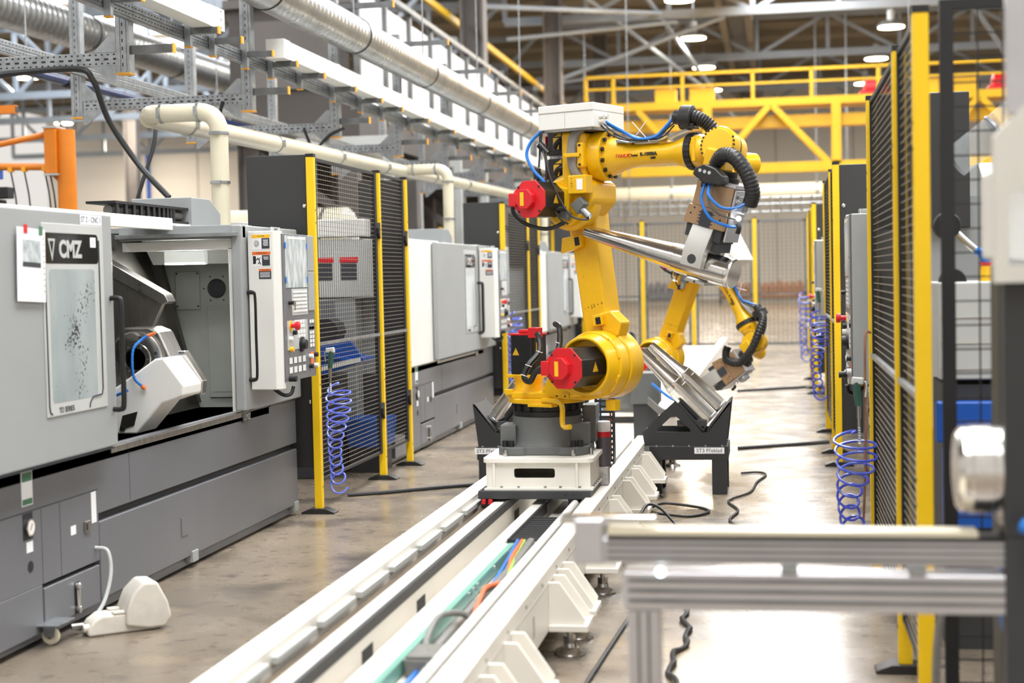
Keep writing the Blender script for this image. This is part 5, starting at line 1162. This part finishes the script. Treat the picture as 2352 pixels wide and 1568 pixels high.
# things on the far left
for (x, m_, z0, z1, lb) in ((-36.6, 'truss', 1, 8.2, 'pale grey conduit climbing the far wall'), (-35.7, 'paint_blue', 1, 9.2, 'blue pipe climbing the far wall')):
    tag(MB().cyl((x, 84.8, z0), (x, 84.8, z1), .12, n=10).build('wall_conduit', m_), lb, 'pipe')
t = thing('storage_rack', 'long grey storage rack seen under the orange jib boom', 'rack', (-22, 40, 0))
for x in (-3, -1.5, 0, 1.5, 3): MB().box(x-.05, x+.05, 0, .1, 0, 3.6).build('upright', 'column', t)
for z in (1.2, 1.9, 2.35, 2.8, 3.2): MB().box(-3, 3, 0, .8, z, z+.1).build('shelf', 'galv_dark', t)
for z, m_ in ((1.3, 'crate_grey'), (2.0, 'wood'), (2.9, 'crate_grey')):
    for k in range(5): MB().box(-2.9+k*1.2, -1.95+k*1.2, .05, .7, z, z+.32).build('bin', m_, t)
t = thing('storage_tank', 'big cream round tank lying behind the second lathe', 'tank', (-6.4, 19.2, 2.05)); part('shell', 'cream', t, lambda b: b.lathe((-.9, 0, 0), (1, 0, 0), [(0, .2), (.04, .32), (.1, .38), (1.9, .38), (1.96, .32), (2, .2)], 28))
for x in (-.4, .6): MB().box(x-.06, x+.06, -.3, .3, -2.05, -.28).build('saddle', 'machine_light', t)
for s in (0, 1): part('band', 'galv_dark', t, lambda b: b.lathe((.2+s*.5, 0, 0), (1, 0, 0), [(0, .385), (.04, .385)], 28))
# ================================================================== THINGS IN THE CELL
def coil(name, label, c, r, z0, z1, turns, m, wire=.006, wob=.02, grp=None):
    pts = []; n = turns*18
    for i in range(n+1):
        a = 2*math.pi*i/18; f = i/n
        rr = r*(.85+.3*math.sin(f*5+1))*(1 if f > .06 else f/.06)
        pts.append((c[0]+rr*math.cos(a)+wob*math.sin(f*7), c[1]+rr*math.sin(a)*.75+wob*math.cos(f*9), z1+(z0-z1)*f+.02*math.sin(a)*(1+f*1.5)))
    return tag(MB().tube(pts, wire, 6).build(name, m), label, 'hose', grp)
def air_gun(x, y, z, s, label):
    t = thing('air_gun', label, 'air gun', (x, y, z))
    part('grip', 'gun_green', t, lambda b: b.tube(spl([(0, 0, 0), (s*.008, 0, .06), (s*.012, 0, .11)], 4), [.016, .016, .017, .018, .018, .019, .02, .02, .02], 12))
    MB().prism([(-.02*s, .1), (.035*s, .1), (.03*s, .135), (-.025*s, .13)] if s > 0 else [(.02, .1), (-.035, .1), (-.03, .135), (.025, .13)], -.018, .018, 'y').build('head', 'machine_light', t, .006)
    part('trigger', 'steel', t, lambda b: b.tube(spl([(-.015*s, 0, .12), (-.035*s, 0, .1), (-.03*s, 0, .04)], 4), .005, 6))
    part('coupling', 'brushed', t, lambda b: b.cyl((0, 0, -.06), (0, 0, 0), .011, n=10).cyl((0, 0, -.1), (0, 0, -.06), .008, n=8))
    part('strain_spring', 'galv', t, lambda b: b.tube([(-.0*s, 0, -.1-.006*i) for i in range(14)], .009, 8, rib=.3))
    MB().box(-.01, .02, .018, .05, .09, .13).build('holder', 'fence_yellow', t, .003)
    return t
air_gun(-2.875, 9.7, .93, 1, 'green handled air gun hung on the left fence by the console')
coil('coiled_hose', 'bright blue coiled air hose hanging on the left mesh fence', (-2.85, 9.73), .072, .15, .82, 12, 'coil_pale', .0065)
coil('coiled_hose', 'blue coiled air hose hanging by the second lathe', (-2.86, 16.72), .07, .3, 1.1, 12, 'coil_pale', .008)
air_gun(.37, 7.38, .86, -1, 'green handled air gun hung on the right fence post')
coil('coiled_hose', 'dark blue coiled air hose hanging on the near right fence post', (.335, 7.36), .085, .25, .73, 9, 'coil_blue', .0065)
coil('coiled_hose', 'dark blue coiled air hose hanging beyond the near right lathe', (.36, 14.35), .075, .35, 1.12, 13, 'coil_blue', .008)
air_gun(.38, 14.38, 1.2, -1, 'air gun hung on the right fence beyond the near lathe')
coil('coiled_hose', 'dark blue coiled air hose at the far end of the right row', (.36, 21.3), .08, .3, 1.2, 12, 'coil_blue', .009)
cable('thin_hose', [(.43, 7.42, 1.2), (.405, 7.4, 1.19), (.4, 7.39, 1.0), (.4, 7.39, .7), (.39, 7.4, .4), (.38, 7.4, .25)], .006, 'wood', 'thin brown line hanging down the right fence post', k=6)
# chip conveyor with blue chute behind the first fence
t = thing('chip_conveyor', 'dark chip conveyor with a blue chute behind the first mesh fence', 'conveyor', (-3.42, 11.33, 0))
MB().prism([(-.35, 1.04), (.3, 1.06), (.42, .9), (.1, .8), (-.2, .79)], -.3, -.26, 'y').build('chute_front', 'blue_bin', t)
o = MB().bar((-.3, -.1, 1.02), (.38, -.1, .9), .5, .02).build('chute_tray', 'blue_bin', t); MB().bar((-.02, -.36, .82), (.4, -.36, .915), .012, .03).build('chute_lip', 'machine_white', t)
MB().box(-.5, .08, -.1, .42, 0, .78).build('conveyor_body', 'dark_steel', t, .01); MB().box(-.42, .0, -.06, .4, .78, 1.35).build('discharge_box', 'machine_dark', t, .01)
part('round_opening', 'ink', t, lambda b: b.cyl((.12, -.08, 1.12), (.12, -.3, 1.12), .1, n=10, sm=False))
for k in range(6): MB().box(-.1+.02*k, -.085+.02*k, -.065, -.06, .9, 1.3).build('vent_rib', 'machine_grey', t)
MB().box(-.2, -.17, -.07, -.06, 1.15, 1.3).build('paper_label', 'paper', t)
t = thing('coolant_tank', 'beige coolant tank with red topped warning labels behind the first fence', 'tank', (-3.7, 11.85, 0)); MB().box(-.6, .55, .0, .22, 1.36, 1.82).build('body', 'machine_light', t, .01); MB().box(-.6, .4, .02, .22, 0, 1.36).build('cabinet', 'machine_grey', t, .01)
MB().box(-.6, .5, -.02, .2, 1.84, 1.98).build('lid', 'machine_white', t, .01)
for x in (.1, .3): o = MB().box(x, x+.13, -.004, -.001, 1.5, 1.66).build('warning_label', 'sticker_dark', t); MB().box(x-.01, x+.14, -.005, -.0005, 1.64, 1.68).build('label_header', 'red', o)
t = thing('parts_bin', 'blue plastic bin on the floor behind the left mesh', 'bin', (-3.16, 11.75, .0)); MB().prism([(-.14, .2), (.14, .2), (.16, .42), (-.16, .42)], -.2, .2, 'y').build('tub', 'blue_bin', t, .01); MB().box(-.12, .12, -.16, .16, 0, .2).build('stand', 'dark_steel', t)
# energy chain behind the robot and a control cabinet
t = thing('energy_chain', 'black plastic energy chain standing in a loop behind the robot carriage', 'cable chain', (-1.2, 9.35, 0))
for x0 in (0, .16):
    for k in range(20):
        z = .36+k*.033
        o = MB().box(x0-.05, x0+.05, -.02-.06*(x0 == 0)*(k/20), .0-.06*(x0 == 0)*(k/20), z, z+.016).build('chain_link', 'dark_steel', t)
    for s in (-.056, .05): MB().box(x0+s, x0+s+.008, -.1, .0, .34, 1.03).build('chain_side', 'black', t)
part('chain_wire', 'orange_cable', t, lambda b: b.cyl((.19, -.01, .36), (.19, -.01, 1.0), .006, n=6)); part('chain_wire', 'hose_blue', t, lambda b: b.cyl((.13, -.01, .36), (.13, -.01, 1.0), .006, n=6)); part('chain_wire', 'orange_cable', t, lambda b: b.cyl((-.03, -.01, .36), (-.03, -.01, 1.0), .006, n=6)); part('chain_wire', 'paper', t, lambda b: b.cyl((.02, -.01, .36), (.02, -.01, 1.0), .006, n=6))
MB().box(-.05, .2, -.06, .02, .115, .345).build('chain_anchor', 'dark_steel', t)
t = thing('control_box', 'grey control box with cables beside the rear robot', 'control box', (-1.0, 11.9, 0)); MB().box(-.12, .1, -.1, .15, .5, .74).build('housing', 'robot_grey', t, .01); MB().box(-.1, .08, -.08, .12, .0, .5).build('stand', 'dark_steel', t)
cable('supply_cable', [(-.95, 11.75, .66), (-.8, 11.7, .55), (-.72, 11.7, .53)], .011, 'hose_blue', 'blue hose leaving the grey control box')
for k in range(3): cable('supply_cable', [(-.98, 11.75, .55-.02*k), (-.85, 11.7, .46-.02*k), (-.7, 11.7, .48-.02*k), (-.6, 11.72, .56-.02*k)], .012, 'cable_grey', 'grey cable of the bundle sagging below the control box', 'grey cable bundle')
# cables on the floor
cable('floor_cable', [(-2.95, 10.3, .012), (-2.7, 10.45, .012), (-2.3, 10.75, .012), (-1.98, 10.9, .012)], .014, 'cable', 'black cable crossing the floor below the left fence')
cable('floor_cable', [(-.34, 13.1, .012), (0, 13.3, .012), (.42, 13.55, .012)], .016, 'cable', 'black cable crossing the floor beyond the shaft rack')
cable('floor_cable', [(-.5, 19.4, .014), (.1, 19.8, .014), (.5, 20, .014)], .016, 'cable', 'black cable crossing the floor near the far end of the cell')
cable('floor_cable', [(-.8, 9.75, .02), (-.72, 9.85, .03), (-.5, 9.8, .01), (-.44, 9.62, .01), (-.55, 9.45, .01), (-.75, 9.5, .02), (-.82, 9.6, .03)], .009, 'cable', 'loop of black cable on the floor beside the track feet', k=10)
cable('floor_cable', [(-.8, 8.7, .1), (-.76, 8.9, .16), (-.68, 8.9, .14), (-.55, 8.75, .04), (-.42, 8.65, .01), (-.25, 8.66, .01), (-.22, 8.8, .01)], .009, 'cable', 'black cable arching out from under the track', k=10)
cable('floor_cable', [(-.3, 8.85, .01), (-.22, 9.0, .01), (-.3, 9.3, .01), (-.26, 9.7, .01), (-.33, 10.1, .01), (-.2, 10.5, .01), (-.16, 11.0, .01), (-.1, 11.4, .01), (-.16, 11.55, .01), (-.28, 11.5, .01)], .008, 'cable', 'black cable snaking past the rack leg on the bright floor', k=10)
cable('floor_cable', [(-.7, 4.9, .01), (-.71, 5.4, .01), (-.69, 5.9, .01), (-.66, 6.5, .01), (-.64, 7.0, .01), (-.72, 7.5, .01)], .009, 'cable', 'black cable running along the floor beside the track feet', k=8)
tw = [(-.40+.012*math.sin(i*1.1)+.02*math.sin(i*.37), 5.2+i*.052, .012+.006*math.sin(i*1.7)) for i in range(34)]
cable('floor_cable', tw, .011, 'cable', 'twisted black cable lying on the floor behind the conveyor leg', k=3)
# ================================================================== RIGHT SIDE
t = thing('safety_fence', 'near black framed mesh fence running right from the widest yellow post', 'fence', (.45, 5.02, 0))
MB().box(.06, .1, -.015, .015, .15, 2.33).build('frame_post', 'black', t); MB().box(.1, 1.9, -.012, .012, 2.3, 2.33).build('top_bar', 'black', t); MB().box(.1, 1.9, -.012, .012, .15, .18).build('bottom_bar', 'black', t)
mesh_panel(t, .1, 1.9, .18, 2.3, 'wire_dark', 0, .005, 'x', .075, .075)
t = thing('washing_station', 'grey parts cabinet with a red funnel behind the near right mesh', 'cabinet', (.62, 6.2, 0))
MB().box(.0, .55, .0, .5, 1.06, 1.44).build('cabinet', 'machine_light', t, .008)
for k in range(3): MB().box(.0, .55, -.004, .0, 1.1+k*.1, 1.104+k*.1).build('panel_joint', 'seam', t)
MB().box(.02, .53, .02, .48, .0, 1.04).build('frame', 'dark_steel', t); MB().box(-.02, .5, -.06, -.0, .82, .98).build('tub', 'blue_bin', t, .01); MB().box(.0, .5, -.14, -.02, .5, .8).build('lower_tub', 'blue_bin', t, .01)
f = part('funnel', 'red', t, lambda b: b.lathe((.19, .1, 1.5), (0, 0, 1), [(0, .02), (.015, .03)], 16)); part('funnel_base', 'sticker_yellow', f, lambda b: b.cyl((.19, .1, 1.44), (.19, .1, 1.5), .022, n=16))
part('hose', 'steel', t, lambda b: b.tube(spl([(.08, .1, 1.63), (.12, .1, 1.59), (.165, .1, 1.55)], 4), .013, 8)); part('hose_sleeve', 'hose_blue', t, lambda b: b.tube(spl([(.15, .1, 1.565), (.18, .1, 1.54), (.19, .1, 1.51)], 4), .016, 8))
for x, z in ((.04, 1.66), (.06, 1.44)): part('hand_wheel', 'black', t, lambda b: b.lathe((x, .05, z), (0, 1, 0), [(0, .05), (.03, .055), (.035, .03), (.036, 0)], 20))
t = thing('clear_duct', 'clear plastic duct slanting behind the near right mesh', 'duct', (.72, 7.0, 0)); part('tube', 'glass', t, lambda b: b.cyl((.05, 0, 1.95), (.75, 0, 2.5), .07, n=24, cap=False)); part('clamp', 'galv', t, lambda b: b.lathe((.22, 0, 2.085), (.7, 0, .55), [(0, .073), (.012, .073)], 20)); MB().box(.7, .76, -.03, .03, 0, 2.48).build('stand', 'galv_dark', t)
# inspection machine with window
t = thing('inspection_machine', 'blurred cream machine housing with a window at the right edge', 'machine', (.5, 3.75, 0))
MB().prism([(.0, 1.46), (.0, 1.80), (.12, 1.92), (.9, 2.02), (.9, 1.46), (.86, 1.46), (.86, 1.86), (.14, 1.72), (.03, 1.66), (.03, 1.5), (.86, 1.5), (.86, 1.46)], -.03, .03, 'y').build('window_frame', 'beige_plastic', t)
MB().box(.02, .87, -.005, .005, 1.49, 1.88).build('window_pane', 'glass', t); MB().box(.02, .9, .0, .04, .86, 1.46).build('lower_panel', 'panel_black', t, .004)
MB().box(.02, .9, .0, .06, .0, .86).build('stand', 'dark_steel', t)
for x in (.03, .085): MB().box(x, x+.045, -.02, .02, 1.85, 2.6).build('aluminium_post', 'alu', t, .003)
t = thing('robot_teach_box', 'white sloping cabinet seen through the inspection window', 'cabinet', (.6, 4.5, 0)); MB().prism([(-.02, 1.52), (.12, 1.50), (.2, 1.72), (-.02, 1.76)], -.1, .1, 'y').build('hood', 'machine_white', t, .01); MB().box(-.0, .18, -.08, .08, 0, 1.5).build('stand', 'dark_steel', t)
# aluminium conveyor
t = thing('roller_conveyor', 'blurred aluminium profile conveyor frame in the foreground', 'conveyor', (0, 3.8, 0))
MB().box(-.435, 1.3, -.04, .04, .79, .85).build('side_rail', 'alu', t, .004); 
for z in (.803, .82, .837): MB().box(-.42, 1.3, -.043, -.04, z-.003, z+.003).build('rail_groove', 'galv_dark', t)
MB().box(-.42, 1.3, -.045, .045, .851, .859).build('belt_strip', 'black', t); MB().box(-.42, .46, -.042, .04, .859, .872).build('wear_strip', 'cream', t); pass
MB().box(-.385, 1.3, -.045, .035, .675, .77).build('lower_rail', 'alu', t, .006)
for z in (.7, .725, .75): MB().box(-.37, 1.3, -.048, -.045, z-.004, z+.004).build('rail_groove', 'galv_dark', t)
for x in (-.375, .62):
    l = MB().box(x, x+.08, -.04, .04, 0, .675).build('leg', 'alu', t, .005)
    for q in (.025, .05): MB().box(x+q, x+q+.006, -.043, -.04, 0, .67).build('leg_groove', 'galv_dark', l)
MB().box(-.5, -.43, -.06, .06, .79, .9).build('end_bracket', 'alu', t, .006); MB().box(-.54, -.3, -.03, .02, .885, .905).build('guide_bar', 'chrome', t, .006)
part('sensor', 'white_glow', t, lambda b: b.lathe((-.29, -.05, .772), (0, -1, 0), [(0, .012), (.008, .011), (.01, 0)], 14))
for x in (.0, .3, .62): MB().box(x, x+.04, -.05, .0, .77, .79).build('clamp_plate', 'galv', t)
t = thing('shaft_blank', 'thick polished steel blank lying on the near conveyor', 'steel shaft', (.42, 3.86, 1.01)); part('body', 'turned', t, lambda b: b.lathe((0, 0, 0), (1, 0, 0), [(0, 0), (0, .09), (.012, .105), (.8, .105), (.8, 0)], 48)); part('collar', 'turned', t, lambda b: b.lathe((.03, 0, 0), (1, 0, 0), [(0, .105), (.002, .108), (.05, .108), (.052, .105)], 48))
for x in (.55, .95): t = thing('roller_cradle', 'steel vee cradle holding the thick blank on the conveyor', 'cradle', (x, 3.86, .88), 0, 'cradles under the blank'); MB().prism([(-.1, 0), (.1, 0), (.1, .08), (.07, .05), (-.07, .05), (-.1, .08)], -.03, .03, 'y').build('vee_block', 'alu', t, .004, M=Matrix.Rotation(math.pi/2, 4, 'Z')); MB().box(-.03, .03, -.1, .1, 0, .012).build('base', 'alu', t)
cable('loose_hose', [(.55, 3.7, .9), (.62, 3.66, .87), (.7, 3.64, .85), (.78, 3.66, .9)], .018, 'hose_blue', 'blue hose arching at the right end of the conveyor')
cable('loose_hose', [(.545, 3.9, .78), (.54, 3.95, .72), (.55, 3.98, .62), (.575, 4.0, .52)], .014, 'hose_blue', 'blue hose dropping beneath the conveyor rails')
cable('loose_hose', [(.42+.045*math.cos(i*.5), 4.4, .60+.045*math.sin(i*.5)) for i in range(14)]+[(.43, 4.4, .5), (.42, 4.4, .3), (.43, 4.4, .05)], .011, 'cable_grey', 'grey hose coiled in a loop under the conveyor', k=3)
t = thing('valve_unit', 'small valve unit with an amber lamp under the conveyor', 'valve unit', (.66, 4.1, 0)); MB().box(-.05, .05, -.04, .04, 0, .5).build('column', 'machine_light', t, .005); MB().box(-.04, .08, -.05, .05, .5, .6).build('valve_block', 'orange', t, .006); part('lamp', 'amber_glow', t, lambda b: b.lathe((-.02, -.04, .42), (0, -1, 0), [(0, .016), (.02, .014), (.025, 0)], 12))
